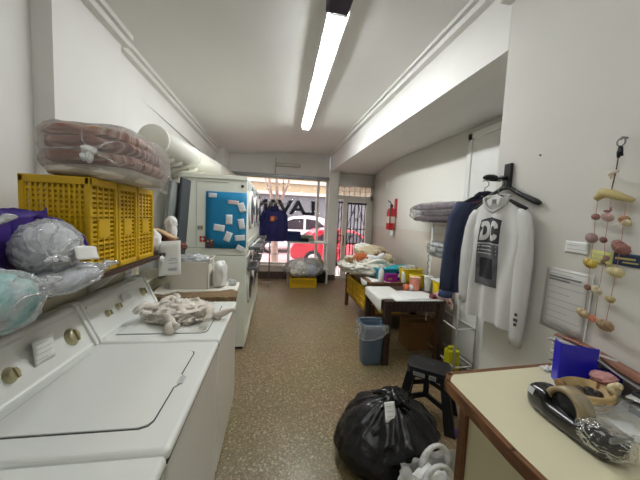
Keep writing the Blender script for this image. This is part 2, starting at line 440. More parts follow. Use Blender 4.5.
m = MB(); m.box(1.66, 2.56, 7.488, 7.494, 2.27, 2.51); m.build('transom_pane', film('frosted_pane', (250, 238, 232), .35), d1)
iron = M('black_iron', (18, 16, 18), .5)
m = MB()
for x in (1.69, 1.77): m.tube([(x, 7.49, .08), (x, 7.49, 2.12)], .012, 6)
for k in range(6):
    z = .3 + k * .3
    m.tube([(1.67, 7.49, z), (1.79, 7.49, z + .22)], .010, 6)
m.box(1.66, 1.80, 7.475, 7.505, 2.06, 2.10); m.box(1.66, 1.80, 7.475, 7.505, 1.16, 1.19)
m.build('side_grille', iron, d1)
m = MB()
for k in range(6):
    x = 1.94 + k * .098; m.tube([(x, 7.49, .12), (x, 7.49, 2.1)], .014, 6)
m.box(1.91, 2.46, 7.475, 7.505, 2.04, 2.09); m.box(1.91, 2.46, 7.475, 7.505, .95, .985); m.box(1.91, 2.46, 7.475, 7.505, 1.36, 1.385)
for (cx, cz, r) in ((2.04, 1.15, .06), (2.20, 1.62, .055), (2.35, 1.18, .065), (2.32, 1.72, .06), (2.10, 1.82, .05), (2.22, .6, .06), (2.36, .5, .06), (2.06, .55, .06)):
    m.tube([(cx + r * (1 - t / 26) * math.cos(t * .42), 7.485, cz + r * (1 - t / 26) * math.sin(t * .42)) for t in range(22)], .009, 6)
for (xa, za, xb, zb) in ((1.94, 1.38, 2.14, 2.04), (2.44, 1.38, 2.24, 2.04), (1.94, .96, 2.2, 1.36), (2.44, .96, 2.2, 1.36)):
    m.tube([(xa + (xb - xa) * t / 8, 7.485, za + (zb - za) * t / 8 + .04 * math.sin(t * .8)) for t in range(9)], .009, 6)
m.build('grille', iron, d1)
m = MB(); m.tube([(1.84, 7.44, 1.0), (1.84, 7.40, 1.0), (1.84, 7.40, 1.12), (1.84, 7.44, 1.12)], .010, 8); m.box(1.825, 1.855, 7.44, 7.452, .9, 1.2); m.build('door_handle', M('brass', (150, 100, 50), .3, metal=.8), d1)
m = MB(); m.box(1.66, 1.80, 7.492, 7.497, .06, 2.16); m.box(1.91, 2.46, 7.506, 7.511, .12, 2.10); m.build('door_pane', glass, d1)

# ------------------------------------------------------------------ the street outside
walk = ramp_mat('street_paving', 'noise', [(.3, (226, 205, 208)), (.7, (240, 222, 224))], 3., .8)
m = MB(); m.box(-9, 12, 7.6, 9.5, -.14, -.02); struct('sidewalk', m, walk)
m = MB(); m.box(-14, 18, 9.5, 15.5, -.30, -.14); struct('road', m, M('asphalt', (176, 150, 152), .85, bump=.2))
m = MB(); m.box(-14, 18, 15.5, 17.6, -.20, -.08); struct('sidewalk_far', m, walk)

bl = thing('street_building', 'pale building across the street with dark shop front and white windows', 'building', (1, 18, 0))
m = MB(); m.box(-14, 18, 17.6, 20, 3.0, 9.5); m.build('facade', M('facade_beige', (160, 146, 120), .8), bl)
m = MB(); m.box(-14, 18, 17.65, 20, -.1, 3.0); m.build('shop_front', M('front_grey', (96, 98, 104), .5, var=.15, vscale=.7), bl)
m = MB(); m.box(-14, 18, 17.2, 17.62, 2.95, 3.12); m.build('ledge', M('ledge_white', (186, 180, 172), .7), bl)
m = MB(); m.box(-14, 18, 17.3, 17.6, 3.65, 3.8); m.build('cornice_band', M('ledge_white', (186, 180, 172), .7), bl)
for k in range(9):
    x = -9.5 + k * 2.3
    m = MB(); m.box(x, x + 1.5, 17.52, 17.62, 4.1, 6.2); f = m.build('window', M('win_white', (190, 184, 184), .5), bl)
    m = MB(); m.box(x + .12, x + .70, 17.50, 17.53, 4.25, 6.05); m.box(x + .80, x + 1.38, 17.50, 17.53, 4.25, 6.05); m.build('pane', M('win_glass', (92, 96, 108), .15), f)

def car(name, label, x0, y0, L, col, h, flip=1, glassm=None):
    t = thing(name, label, 'car', (x0 + L / 2, y0, -.14))
    z = -.14; W = 1.66
    def prof(k):    # side outline of body at the belt and the roof
        return k
    body = [(0, .35), (.02, .62), (.10, .74), (.27, .86), (.30, .88), (.80, .92), (.97, .88), (1., .6), (.99, .34), (.9, .26), (.1, .26)]
    m = MB(T=Matrix.Translation((x0, y0, z))); m.prism([(u * L if flip > 0 else (1 - u) * L, v * h / 1.45) for u, v in body], 0, W, 'y', .05); m.build('body', col, t)
    cab = [(.24, .84), (.37, 1.28), (.44, 1.40), (.60, 1.45), (.76, 1.38), (.93, .90)]
    m = MB(T=Matrix.Translation((x0, y0, z))); m.prism([(u * L if flip > 0 else (1 - u) * L, v * h / 1.45) for u, v in cab], .10, W - .10, 'y', .05); m.build('roof', col, t)
    gm = M('car_glass', (50, 46, 54), .08)
    for w in ([(.30, .92), (.395, 1.24), (.45, 1.31), (.55, 1.33), (.55, .92)], [(.575, .92), (.575, 1.33), (.70, 1.28), (.82, .94)]):
        m = MB(T=Matrix.Translation((x0, y0, z))); m.prism([(u * L if flip > 0 else (1 - u) * L, v * h / 1.45) for u, v in w], .085, .115, 'y'); m.build('side_window', gm, t)
    for u in (.2, .8):
        m = MB(); cx = x0 + (u if flip > 0 else 1 - u) * L
        for yy in (y0 - .01, y0 + W - .17): m.cyl((cx, yy, z + .31), (cx, yy + .18, z + .31), .31, n=24)
        w = m.build('wheel', M('tyre', (26, 25, 27), .8), t)
        m = MB(); m.cyl((cx, y0 - .02, z + .31), (cx, y0 - .005, z + .31), .19, n=18); m.build('hub_cap', M('hub', (170, 170, 172), .3, metal=.6), w)
    m = MB(T=Matrix.Translation((x0, y0, z))); m.box(.40 * L, .46 * L, -.012, .0, .72, .745); m.build('door_handle', chrome, t)
car('parked_car', 'red hatchback parked at the kerb outside the window', .52, 9.75, 4.1, M('car_red', (176, 40, 58), .2, var=.02, coat=.6), 1.42, -1)
car('parked_car', 'white van-like car parked across the street behind the red one', -1.2, 13.4, 4.6, M('car_white', (206, 204, 212), .25, var=.02, coat=.5), 1.86)
tr = thing('street_tree', 'bare pale street tree standing on the sidewalk outside', 'tree', (0, 8.7, -.02))
bark = M('bark', (158, 140, 130), .9, var=.2, vscale=12, bump=.5)
m = MB(); m.tube([(.02, 8.7, -.03), (.0, 8.7, .12), (-.01, 8.7, .6), (-.02, 8.7, 1.3), (-.03, 8.7, 1.9)], [.2, .13, .105, .10, .115], 12); m.build('trunk', bark, tr)
for pts, r in (([(-.05, 8.7, 1.82), (-.14, 8.68, 2.2), (-.22, 8.66, 2.7), (-.30, 8.6, 3.6)], .055), ([(-.02, 8.7, 1.82), (.02, 8.75, 2.3), (-.02, 8.8, 2.9), (.0, 8.8, 3.7)], .06),
               ([(.0, 8.7, 1.8), (.17, 8.68, 2.2), (.33, 8.65, 2.6), (.46, 8.6, 3.1), (.5, 8.6, 3.7)], .05), ([(-.12, 8.68, 2.1), (-.30, 8.75, 2.6), (-.5, 8.8, 3.3)], .028), ([(.2, 8.68, 2.3), (.2, 8.75, 2.8), (.25, 8.8, 3.4)], .026)):
    m = MB(); m.tube(pts, [r * (1 - .15 * i) for i in range(len(pts))], 8); m.build('branch', bark, tr)

# ------------------------------------------------------------------ ceiling light
def batten(name, label, x, y0, y1, dx, joint, tm, cat='lamp'):
    t = thing(name, label, cat, (x, y0, ceil_z(x, y0)))
    za, zb = ceil_z(x, y0), ceil_z(x + dx, y1)
    m = MB()
    def prof(pts):
        vs = [(xx + u, y, z - d) for (xx, y, z) in ((x, y0, za), (x + dx, y1, zb)) for u, d in pts]; n = len(pts)
        m.add(vs, [tuple(range(n - 1, -1, -1)), tuple(range(n, 2 * n))] + [(i, (i + 1) % n, (i + 1) % n + n, i + n) for i in range(n)], False)
    prof([(-.075, -.02), (.075, -.02), (.080, .070), (.072, .070), (.062, .045), (-.062, .045), (-.072, .070), (-.080, .070)])
    m.build('housing', white_mt, t)
    def pt(k, o, dz): return (x + dx * k + o, y0 + (y1 - y0) * k, za + (zb - za) * k - dz)
    for a, b in ((.015, joint - .01), (joint + .01, .985)):
        for o in (-.024, .024):
            m = MB(); m.tube([pt(a, o, .078), pt(b, o, .074)], .021, 10); m.build('tube', tm, t)
    for k in (.008, joint, .992):
        p = Vector(pt(k, 0, .072)); m = MB(); m.box(p.x - .06, p.x + .06, p.y - .012, p.y + .012, p.z - .032, p.z + .02); m.build('lampholder', white_pl, t)
    return t
lt = batten('ceiling_light', 'long lit fluorescent batten on the ceiling with dark end box', .395, 2.02, 4.86, .06, .485, tube_on)
m = MB(); m.box(.295, .455, 1.76, 2.03, 3.05, 3.16, .01); m.build('end_box', M('navy_box', (26, 28, 48), .45), lt)
# added fill batten, unseen above the viewpoint, to brighten the foreground
fill_batten = batten('ceiling_light', 'added fluorescent batten out of view, brightening the foreground', .0, -.75, .85, .02, .5, emit('fill_tube', (246, 250, 252), 18.))

# ================================================================== left side: washers
def paper(name, label, cat, o, ux, uy, w, h, lines=5, group=None, curl=0., parent=None, heavy=False, mat=None):
    """a sheet lying in the plane of ux / uy (uy points up the sheet), lower left corner at o"""
    o, ux, uy = Vector(o), Vector(ux).normalized(), Vector(uy).normalized(); nz = ux.cross(uy).normalized()
    m = MB(); m.grid(lambda u, v: o + ux * (w * u) + uy * (h * v) + nz * (curl * math.sin(u * 3) * v), 6, 6, .0012)
    s = m.build(name, mat or paper_m, parent)
    if not parent: tag(s, label, cat, group)
    elif label: s['label'] = label
    if lines:
        m = MB()
        for k in range(lines):
            v = 1 - (k + 1) / (lines + 1); ln = .78 if k % 3 else .5
            a = [o + ux * (w * (.1 + ln * i / 4)) + uy * (h * v + d * h / (lines + 1) * (.12 if heavy else .05)) + nz * (.002 + curl * math.sin((.1 + ln * i / 4) * 3) * v) for d in (-1, 1) for i in range(5)]
            m.add(a, [(i, i + 1, i + 6, i + 5) for i in range(4)], False)
        m.build('printing', ink_d if heavy else ink, s)
    return s

FX, TZ = -.305, .90
def con(y, k, off=0.):          # point on the sloping face of a console: k = 0 foot, 1 ridge
    n = Vector((.195, 0, .09)).normalized()
    return Vector((-.952 - .09 * k, y, .905 + .195 * k)) + n * off
CN = Vector((.195, 0, .09)).normalized(); CU = Vector((-.09, 0, .195)).normalized()
def washer(y0, y1, label, knobs):
    w = y1 - y0
    t = thing('washing_machine', label, 'washing machine', (-.68, (y0 + y1) / 2, 0), 'top loading washers in a row along the wall')
    m = MB(); m.box(-1.05, FX - .008, y0 + .006, y1 - .006, .05, TZ - .045, .012); m.box(-1.03, FX - .05, y0 + .02, y1 - .02, 0.0, .06); m.build('body', enamel, t)
    m = MB()
    m.box(-1.06, FX, y0 + .003, y1 - .003, TZ - .042, TZ, .018, 4)
    m.build('top_panel', enamel, t)
    # dark gap under the top panel and round the lid
    m = MB(); m.box(-1.04, FX - .006, y0 + .006, y1 - .006, TZ - .048, TZ - .040); m.build('shadow_gap', seal, t)
    lx0, lx1, ly0, ly1 = -.905, -.405, y0 + .105, y1 - .125
    def lid(g):
        x0, x1, a, b = lx0 - g, lx1 + g, ly0 - g, ly1 + g; c = .035
        return [(x0, a), (x1 - c, a), (x1 - .01, a + .012), (x1, a + c), (x1, (a + b) / 2 - .05), (x1 + .012, (a + b) / 2 - .035), (x1 + .012, (a + b) / 2 + .035), (x1, (a + b) / 2 + .05), (x1, b - c), (x1 - .01, b - .012), (x1 - c, b), (x0, b)]
    m = MB(); m.prism(lid(.005), TZ - .004, TZ + .0012, 'z'); m.build('lid_seam', seal, t)
    m = MB(); m.prism(lid(0), TZ - .003, TZ + .0055, 'z', .002); l = m.build('lid', enamel, t)
    ym = (ly0 + ly1) / 2
    m = MB(); m.box(lx1 + .004, lx1 + .030, ym - .03, ym + .03, TZ + .0005, TZ + .006, .004); m.build('lid_latch', M('latch_grey', (188, 190, 188), .4), l)
    # console
    m = MB(); m.prism([(-.945, .895), (-.945, .912), (-.952, .916), (-1.035, 1.098), (-1.045, 1.112), (-1.06, 1.118), (-1.115, 1.112), (-1.125, 1.09), (-1.10, .895)], y0 + .004, y1 - .004, 'y', .006); c = m.build('console', enamel, t)
    m = MB()
    for a, b in ((y0 + .002, y0 + .03), (y1 - .03, y1 - .002)):
        m = MB(); m.prism([(-.930, .897), (-.940, .925), (-1.018, 1.085), (-1.030, 1.112), (-1.05, 1.128), (-1.12, 1.118), (-1.10, .897)], a, b, 'y', .008); m.build('end_cap', enamel, c)
    m = MB()
    q = [con(y0 + .05, .12, .002), con(y1 - .05, .12, .002), con(y1 - .05, .86, .002), con(y0 + .05, .86, .002)]
    m.add(q, [(0, 1, 2, 3)], False); m.build('control_panel', enamel_g, c)
    m = MB(); m.bar(con(y0 + .04, .90, .006), con(y1 - .04, .90, .006), .010, .012, CN); m.build('trim_strip', white_pl, c)
    for y, k, r in knobs:
        ax = frame(con(y, k), (0, 1, 0), CU).to_3x3()
        m = MB(); m.lathe(con(y, k, .001), [(r * 1.25, 0), (r * 1.25, .004), (r, .006), (r * .95, .02), (r * .8, .026), (0, .027)], 20, axis=ax); kb = m.build('knob', knob_m, c)
        m = MB(); p = con(y, k, .028); m.bar(p - CU * r * .8, p + CU * r * .8, .009, .016, CN); m.build('knob_grip', M('knob_grip', (170, 160, 122), .3, metal=.4), kb)
        m = MB()
        for j in range(14):
            an = j / 14 * 2 * math.pi; d = Vector((0, 1, 0)) * math.cos(an) + CU * math.sin(an)
            m.bar(con(y, k, .003) + d * r * 1.5, con(y, k, .003) + d * r * 1.75, .002, .001, CN)
        m.build('dial_ticks', ink, c)
    return t
washer(.085, .868, 'white top-loading washer cut off by the bottom edge, nearest the viewer', [(.35, .4, .028), (.7, .45, .034)])
washer(.872, 1.658, 'white washer in the middle of the row with bare closed lid', [(1.195, .42, .026), (1.528, .45, .036)])
washer(1.662, 2.43, 'white washer with the pile of white rags on its lid', [(1.838, .5, .018), (1.953, .53, .018), (2.302, .55, .028)])
paper('paper_note', 'creased white note taped to the middle washer console', 'note', con(1.29, .30, .006), (0, 1, -.05), CU * .9 + CN * .35, .11, .115, 4, curl=.012)
paper('paper_note', 'small white note taped to the far washer console', 'note', con(2.02, .55, .006), (0, 1, .0), CU * .9 + CN * .2, .12, .06, 3, curl=.006)

# pile of white rags: individual rolled and folded strips
rag_m = M('rag_cotton', (222, 214, 202), .9, var=.08, vscale=14, bump=.5, bscale=80)
rp = thing('rag_heap', 'tangled heap of off-white rags lying on the far washer lid', 'rags', (-.62, 2.04, TZ))
m = MB(); m.heap((-.64, 2.06, TZ + .035), (.19, .19, .06), 3, .5, 2.6, TZ + .008, 5, .8); m.build('rag_mass', rag_m, rp)
rr = random.Random(3)
for k in range(15):
    a = rr.uniform(0, 6.28); c = Vector((-.64 + rr.uniform(-.15, .13), 2.05 + rr.uniform(-.15, .15), TZ + rr.uniform(.04, .09)))
    pts = []; L = rr.uniform(.12, .26); bend = rr.uniform(-7, 7)
    for i in range(9):
        s = i / 8; an = a + bend * (s - .5) * .5
        c = c + Vector((math.cos(an), math.sin(an), 0)) * (L / 8); pts.append((c.x, c.y, max(TZ + .016, c.z + .018 * math.sin(s * 7 + k))))
    m = MB(); m.tube(pts, [.012 + .014 * math.sin(3.0 * (i + .3) / 8.6) + .004 * math.sin(i * 2.3 + k) for i in range(9)], 9); m.build('rag_fold', rag_m, rp)
m = MB(); m.tube([(-.55, 2.06, TZ + .05), (-.47, 2.05, TZ + .035), (-.41, 2.02, TZ + .022), (-.36, 2.0, TZ + .016)], [.02, .024, .022, .03], 9); m.build('rag_fold', rag_m, rp)
m = MB(); m.tube([(-.66, 1.92, TZ + .04), (-.63, 1.84, TZ + .03), (-.62, 1.78, TZ + .022), (-.60, 1.745, TZ + .018)], [.022, .03, .034, .02], 9); m.build('rag_fold', rag_m, rp)

# cabinet behind the washers with its worn board
ob = thing('worktop_cabinet', 'white cabinet behind the far washer with worn ragged brown-edged top', 'cabinet', (-.66, 2.68, 0))
m = MB(); m.box(-1.08, FX - .075, 2.45, 2.94, 0, .885, .006); m.build('body', enamel, ob)
m = MB()
pts = [(-.99, 2.44)] + [(-.99 + .68 * i / 24, 2.445 + .03 * noise.noise(Vector((i * .7, 1, 2))) - .008) for i in range(1, 24)] + [(-.315, 2.44), (-.36, 2.96), (-1.08, 2.96), (-1.08, 2.46)]
m.prism(pts, .887, .93, 'z'); m.build('board', M('chipboard', (128, 104, 74), .9, var=.35, vscale=60, bump=.8, bscale=90), ob)
pts = [(-1.02, 2.53), (-.92, 2.50), (-.85, 2.60), (-.78, 2.58), (-.66, 2.60), (-.55, 2.62), (-.47, 2.64), (-.40, 2.68), (-.36, 2.66), (-.33, 2.62), (-.35, 2.96), (-1.08, 2.96)]
m = MB(); m.prism(pts, .931, .937, 'z'); m.build('top_sheet', M('sheet_white', (226, 222, 210), .5), ob)
# white box on it with crumpled plastic
bx = thing('open_carton', 'white open carton stuffed with plastic behind the far washer', 'box', (-.72, 2.79, .938))
m = MB()
m.box(-.93, -.60, 2.665, 2.675, .939, 1.19); m.box(-.93, -.60, 2.915, 2.925, .939, 1.22); m.box(-.935, -.925, 2.665, 2.925, .939, 1.22); m.box(-.605, -.595, 2.665, 2.925, .939, 1.16); m.box(-.93, -.6, 2.67, 2.92, .939, .95)
m.build('carton', M('carton_white', (224, 219, 204), .6), bx)
m = MB(); m.heap((-.76, 2.80, 1.17), (.15, .10, .07), 5, .5, 3, 1.10, 4, .8); m.build('plastic_filling', clear_m, bx)
m = MB(); m.grid(lambda u, v: (-.605 + .02 * v, 2.69 + .2 * u, 1.16 - .0 * v + .06 * v), 4, 3, .003); m.build('flap', M('carton_white', (224, 219, 204), .6), bx)
m = MB(); m.heap((-.515, 2.80, 1.05), (.055, .10, .125), 8, .35, 2.2, .939, 4, .5, .35); tag(m.build('crumpled_bag', M('bag_white', (228, 226, 220), .45, var=.03)), 'upright crumpled white paper bag beside the white carton', 'bag')
m = MB(); m.lathe((-.405, 2.83, .938), [(.035, 0), (.04, .05), (.032, .055), (.030, .01), (0, .008)], 18); tag(m.build('small_cup', clear_m), 'small clear cup at the corner of the worn board', 'cup')

# ------------------------------------------------------------------ shelf with crates and bags
sh = thing('wall_shelf', 'dark wooden shelf board carrying the yellow crates and bags', 'shelf', (-.98, 1.1, 1.305))
m = MB(); m.box(-1.155, -.80, -.3, 2.12, 1.305, 1.332, .003); m.build('board', wood_d, sh)
for y in (.1, 1.95):
    m = MB(); m.prism([(-1.155, 1.303), (-.90, 1.303), (-.92, 1.285), (-1.135, 1.10), (-1.155, 1.10)], y - .012, y + .012, 'y'); m.build('bracket', white_mt, sh)

def crate(o, sx, sy, sz, label, group, mat=yellow, fine=True, place=None):
    """slatted plastic crate lying in the box o .. o+(sx,sy,sz), front towards +x"""
    x0, y0, z0 = o; x1, y1, z1 = x0 + sx, y0 + sy, z0 + sz
    t = thing('plastic_crate', label, 'crate', ((x0 + x1) / 2, (y0 + y1) / 2, z0), group)
    p = .022
    m = MB()
    for x in (x0, x1 - p):
        for y in (y0, y1 - p): m.box(x, x + p, y, y + p, z0, z1, .004)
    for z, h in ((z0, .03), (z1 - .035, .035)):
        m.box(x0, x1, y0, y0 + p, z, z + h, .005); m.box(x0, x1, y1 - p, y1, z, z + h, .005); m.box(x0, x0 + p, y0, y1, z, z + h, .005); m.box(x1 - p, x1, y0, y1, z, z + h, .005)
    m.build('frame', mat, t)
    nz = 16 if fine else 7
    def panel(fix, axis, a0, a1, nv):
        m = MB(); e = .006
        for k in range(nz):
            z = z0 + .04 + (sz - .085) * (k + .5) / nz; h = (sz - .085) / nz * .27
            if axis == 'x': m.box(fix - e / 2, fix + e / 2, a0, a1, z - h, z + h)
            else: m.box(a0, a1, fix - e / 2, fix + e / 2, z - h, z + h)
        for k in range(nv + 1):
            a = a0 + (a1 - a0) * k / nv; w = .0045
            if axis == 'x': m.box(fix - e, fix + e, a - w, a + w, z0 + .02, z1 - .02)
            else: m.box(a - w, a + w, fix - e, fix + e, z0 + .02, z1 - .02)
        m.build('lattice', mat, t)
    panel(x1 - .012, 'x', y0 + p, y1 - p, 4); panel(x0 + .012, 'x', y0 + p, y1 - p, 4)
    panel(y0 + .012, 'y', x0 + p, x1 - p, 11 if fine else 5); panel(y1 - .012, 'y', x0 + p, x1 - p, 9 if fine else 5)
    m = MB(); m.box(x0 + p, x1 - p, y0 + p, y1 - p, z0 + .004, z0 + .012); m.build('base', mat, t)
    ym, zm = (y0 + y1) / 2, (z0 + z1) / 2 - .01
    m = MB(); m.box(x1 - .012, x1 - .003, ym - sy * .2, ym + sy * .2, zm - sz * .10, zm + sz * .10, .002); m.build('label_plate', mat, t)
    return t
CR = 'yellow crates side by side on the wall shelf'
crate((-1.085, 1.385, 1.334), .275, .225, .44, 'yellow slatted crate nearest the bags on the wall shelf', CR)
crate((-1.085, 1.617, 1.334), .275, .200, .44, 'middle one of the three yellow crates on the wall shelf', CR)
crate((-1.085, 1.824, 1.334), .275, .215, .44, 'farthest yellow crate on the wall shelf, beside the folded brown cloth', CR)
for z, lb in ((1.47, 'lower thin cord stretched across the yellow shelf crates'), (1.60, 'upper thin cord stretched across the yellow shelf crates')):
    m = MB(); m.tube([(-.806, 1.38, z), (-.803, 1.7, z + .004), (-.806, 2.045, z)], .0022, 6); tag(m.build('cord', M('cord_tan', (196, 164, 60), .8)), lb, 'cord')

# rolled blanket in clear plastic on the crates
def bmat():
    return ramp_mat('blanket_stripes', 'wave', [(0, (150, 84, 74)), (.3, (186, 140, 120)), (.55, (226, 204, 180)), (.8, (160, 100, 90)), (1, (206, 176, 158))], 3.2, .95, .3, (1, 1, 1), bands='Y')
def bmat2():
    return ramp_mat('blanket_stripes_dark', 'wave', [(0, (126, 78, 72)), (.35, (168, 116, 104)), (.6, (214, 182, 166)), (1, (132, 84, 78))], 3.2, .95, .3, (1, 1, 1), bands='Y')
bk = thing('folded_blanket', 'folded brown and pink blanket sealed inside the bag on the crates', 'blanket', (-.85, 1.68, 1.776))
def pad(y0, y1, x0, x1, z0, z1, seed, k=.42, amp=.010, nu=34, nv=34, wr=0.):
    """soft folded block: rounded box with shallow wrinkles"""
    m = MB()
    def f(u, v):
        a = v * 2 * math.pi; b = (u - .5) * math.pi; ca, sa, cb, sb = math.cos(a), math.sin(a), math.cos(b), math.sin(b)
        g = lambda t: math.copysign(abs(t) ** k, t)
        q = Vector((g(ca) * g(cb), g(sb), g(sa) * g(cb)))
        n = amp * noise.noise(q * 2.5 + Vector((seed, 0, 0)))
        if wr: n += wr * (1 - 2 * abs(noise.noise(Vector((q.x * 5, q.y * 7, q.z * 6 + seed))))) + wr * .5 * (1 - 2 * abs(noise.noise(q * 11)))
        return ((x0 + x1) / 2 + q.x * ((x1 - x0) / 2 + n), (y0 + y1) / 2 + q.y * ((y1 - y0) / 2 + n), (z0 + z1) / 2 + q.z * ((z1 - z0) / 2 + n))
    m.grid(f, nu, nv); return m
for k, (z0, z1, xr, mt) in enumerate(((1.779, 1.842, -.690, M('blanket_pale', (222, 214, 200), .95, var=.12, vscale=10, bump=.4)), (1.832, 1.902, -.672, bmat()), (1.892, 1.965, -.680, bmat2()), (1.950, 2.012, -.70, bmat()))):
    pad(1.40, 1.98 - .03 * k, -1.05, xr, z0, z1, k * 3, .5).build('blanket_layer', mt, bk)
pk = thing('plastic_blanket_bag', 'clear plastic bag tied round the blanket on top of the crates', 'bag', (-.85, 1.68, 1.776))
pad(1.385, 2.01, -1.065, -.66, 1.777, 2.03, 4, .5, .012, 54, 60, .007).build('film_wrap', film('blanket_film', (214, 208, 204), .22, .10), pk)
m = MB(); m.heap((-.80, 1.37, 1.885), (.024, .03, .020), 4, .6, 2, None, 3); m.heap((-.79, 1.355, 1.855), (.012, .016, .024), 6, .5, 2, None, 3); m.heap((-.815, 1.36, 1.86), (.012, .014, .02), 7, .5, 2, None, 3); m.build('tied_knot', white_pl, pk)
for q in (((-.80, 1.37, 1.885), (-.74, 1.378, 1.92), (-.69, 1.40, 1.95)), ((-.80, 1.37, 1.885), (-.88, 1.376, 1.89), (-.99, 1.378, 1.885)), ((-.80, 1.37, 1.885), (-.83, 1.378, 1.93), (-.84, 1.39, 1.985)), ((-.80, 1.37, 1.885), (-.74, 1.378, 1.86), (-.69, 1.395, 1.83))):
    m = MB(); m.tube(q, [.006, .006, .001], 7); m.build('pulled_crease', film('crease_film', (236, 236, 236), .22, .15), pk)

# bags at the near end of the shelf
tote = M('purple_tote', (58, 30, 130), .5, var=.12)
tb = thing('tote_bag', 'purple shopping bag slumped against the yellow crates', 'bag', (-.93, 1.12, 1.334))
m = MB()
def tf(u, v):
    a = u * 2 * math.pi; ca, sa = math.cos(a), math.sin(a); k = .45
    w = 1 - .12 * v + .04 * noise.noise(Vector((ca * 2, sa * 2, v * 3)))
    return (-1.00 + math.copysign(abs(ca) ** k, ca) * .125 * w, 1.10 + math.copysign(abs(sa) ** k, sa) * .25 * w, 1.335 + .285 * v + (.02 * noise.noise(Vector((ca * 3, sa * 3, 7))) if v > .9 else 0))
m.grid(tf, 40, 10, .004); m.build('bag_body', tote, tb)
m = MB(); m.tube([(-.88, 1.20, 1.60), (-.84, 1.25, 1.585), (-.80, 1.315, 1.52), (-.79, 1.335, 1.46), (-.80, 1.31, 1.44), (-.82, 1.28, 1.46)], .008, 8); m.build('handle', tote, tb)
def bag_of(label, clabel, c, r, seed, cmat, film_m, knot=None, amp=.16, cscale=.84):
    c = Vector(c)
    kd = (Vector(knot) - c); kd = Vector((kd.x / r[0], kd.y / r[1], kd.z / r[2])).normalized() if knot else None
    m = MB(); m.heap(c, [v * cscale for v in r], seed, .24, 2.4, c.z - r[2] * .86, 5, .7)
    tag(m.build('bagged_laundry', cmat), clabel, 'laundry')
    t = thing('plastic_bag', label, 'bag', (c.x, c.y, c.z - r[2]))
    m = MB(); m.heap(c, r, seed + 1, amp, 3.2, c.z - r[2] * .9, 5, .85, tie=kd); m.build('film_wrap', film_m, t)
    if knot:
        m = MB(); K = Vector(knot); d = (K - c).normalized()
        for a in (-1, .1, 1):
            sd = d.cross(Vector((0, 0, 1))); m.tube([K - d * .02, K, K + d * .02 + sd * (.018 * a) + Vector((0, 0, .012)), K + d * .035 + sd * (.03 * a) + Vector((0, 0, .008))], [.012, .007, .012, .006], 7)
        m.build('tied_knot', clear_m, t)
        e1 = kd.orthogonal().normalized(); e2 = kd.cross(e1); q = random.Random(seed)
        for i in range(9):
            ph = i * .7 + q.uniform(-.2, .2); L = q.uniform(.9, 1.7); pts = []
            for j in range(8):
                an = .22 + L * j / 7; d = kd * math.cos(an) + (e1 * math.cos(ph + .15 * math.sin(j)) + e2 * math.sin(ph + .15 * math.sin(j))) * math.sin(an)
                pts.append((c.x + d.x * r[0] * 1.03, c.y + d.y * r[1] * 1.03, max(c.z - r[2] * .88, c.z + d.z * r[2] * 1.03)))
            m = MB(); m.tube(pts, [.005 * (1 - j / 9) + .0008 for j in range(8)], 6); m.build('film_crease', film('crease_film', (236, 236, 236), .22, .15), t)
    return t
bag_of('clear bag with white and grey laundry leaning on the purple tote', 'white and grey laundry inside the bag against the purple tote', (-.79, 1.125, 1.49), (.08, .118, .10), 11, M('cloth_greywhite', (222, 224, 228), .9, var=.3, vscale=11, bump=.4), clear, (-.70, 1.02, 1.465))
bag_of('long clear bag lying in front of the tote on the shelf edge', 'pale grey laundry inside the long bag on the shelf edge', (-.755, 1.15, 1.378), (.075, .165, .050), 21, M('cloth_palegrey', (212, 216, 222), .9, var=.3, vscale=11, bump=.4), clear, (-.715, 1.315, 1.395))
bag_of('clear bag with teal and pink laundry at the left picture edge', 'teal and pink laundry inside the clear bag at the picture edge', (-.725, .855, 1.375), (.075, .108, .085), 31, ramp_mat('cloth_teal', 'noise', [(.35, (84, 170, 166)), (.5, (150, 206, 200)), (.6, (226, 226, 226)), (.7, (222, 160, 178))], 7, .9, .4), clear, (-.69, .955, 1.40))
bag_of('small clear bag of green cloth above the teal bag', 'greenish white cloth inside the small upper bag', (-.86, .84, 1.54), (.09, .10, .075), 41, ramp_mat('cloth_green', 'noise', [(.35, (222, 226, 220)), (.55, (180, 200, 170)), (.7, (216, 214, 216))], 6, .9, .4), clear, (-.775, .925, 1.585))
paper('paper_note', 'white slip tucked inside the bag against the purple tote', 'note', (-.685, 1.10, 1.455), (.02, 1, -.12), (-.35, .1, 1), .12, .05, 0, curl=.01)

# things past the crates
m = MB(); m.heap((-.90, 2.18, 1.43), (.075, .06, .085), 51, .3, 2.2, 1.335, 4, .5); tag(m.build('white_bundle', M('bundle_white', (230, 228, 224), .8, bump=.3)), 'small white cloth bundle beside the farthest yellow crate', 'cloth')
ls = thing('hanging_ledge', 'short dark shelf beyond the crates holding the brown cloth', 'shelf', (-.98, 2.4, 1.30))
m = MB(); m.box(-1.155, -.80, 2.135, 2.60, 1.305, 1.332); m.build('board', wood_d, ls)
bf = thing('folded_cloth', 'folded red-brown cloth with tan fold past the crates', 'cloth', (-.88, 2.38, 1.334))
for k, (dx, mt, w) in enumerate(((0, M('rust_cloth', (112, 52, 38), .9, bump=.3), .085), (.02, M('rust_dark', (86, 40, 34), .9, bump=.3), .07))):
    m = MB(); 
    m.grid(lambda u, v, w=w, dx=dx, k=k: (-.93 + dx + .19 * u - .02 * k, 2.30 + .18 * v + .05 * k, 1.385 - .03 * k + w * math.sin(math.pi * min(1, u * 1.2 + .12)) + .008 * math.sin(v * 9 + u * 4)), 14, 10, .022); m.build('cloth_layer', mt, bf)
m = MB(); m.grid(lambda u, v: (-.95 + .20 * u, 2.27 + .08 * v, 1.505 - .055 * u + .012 * math.sin(u * 5)), 12, 4, .014); m.build('tan_fold', M('tan_cloth', (186, 156, 118), .9, bump=.3), bf)
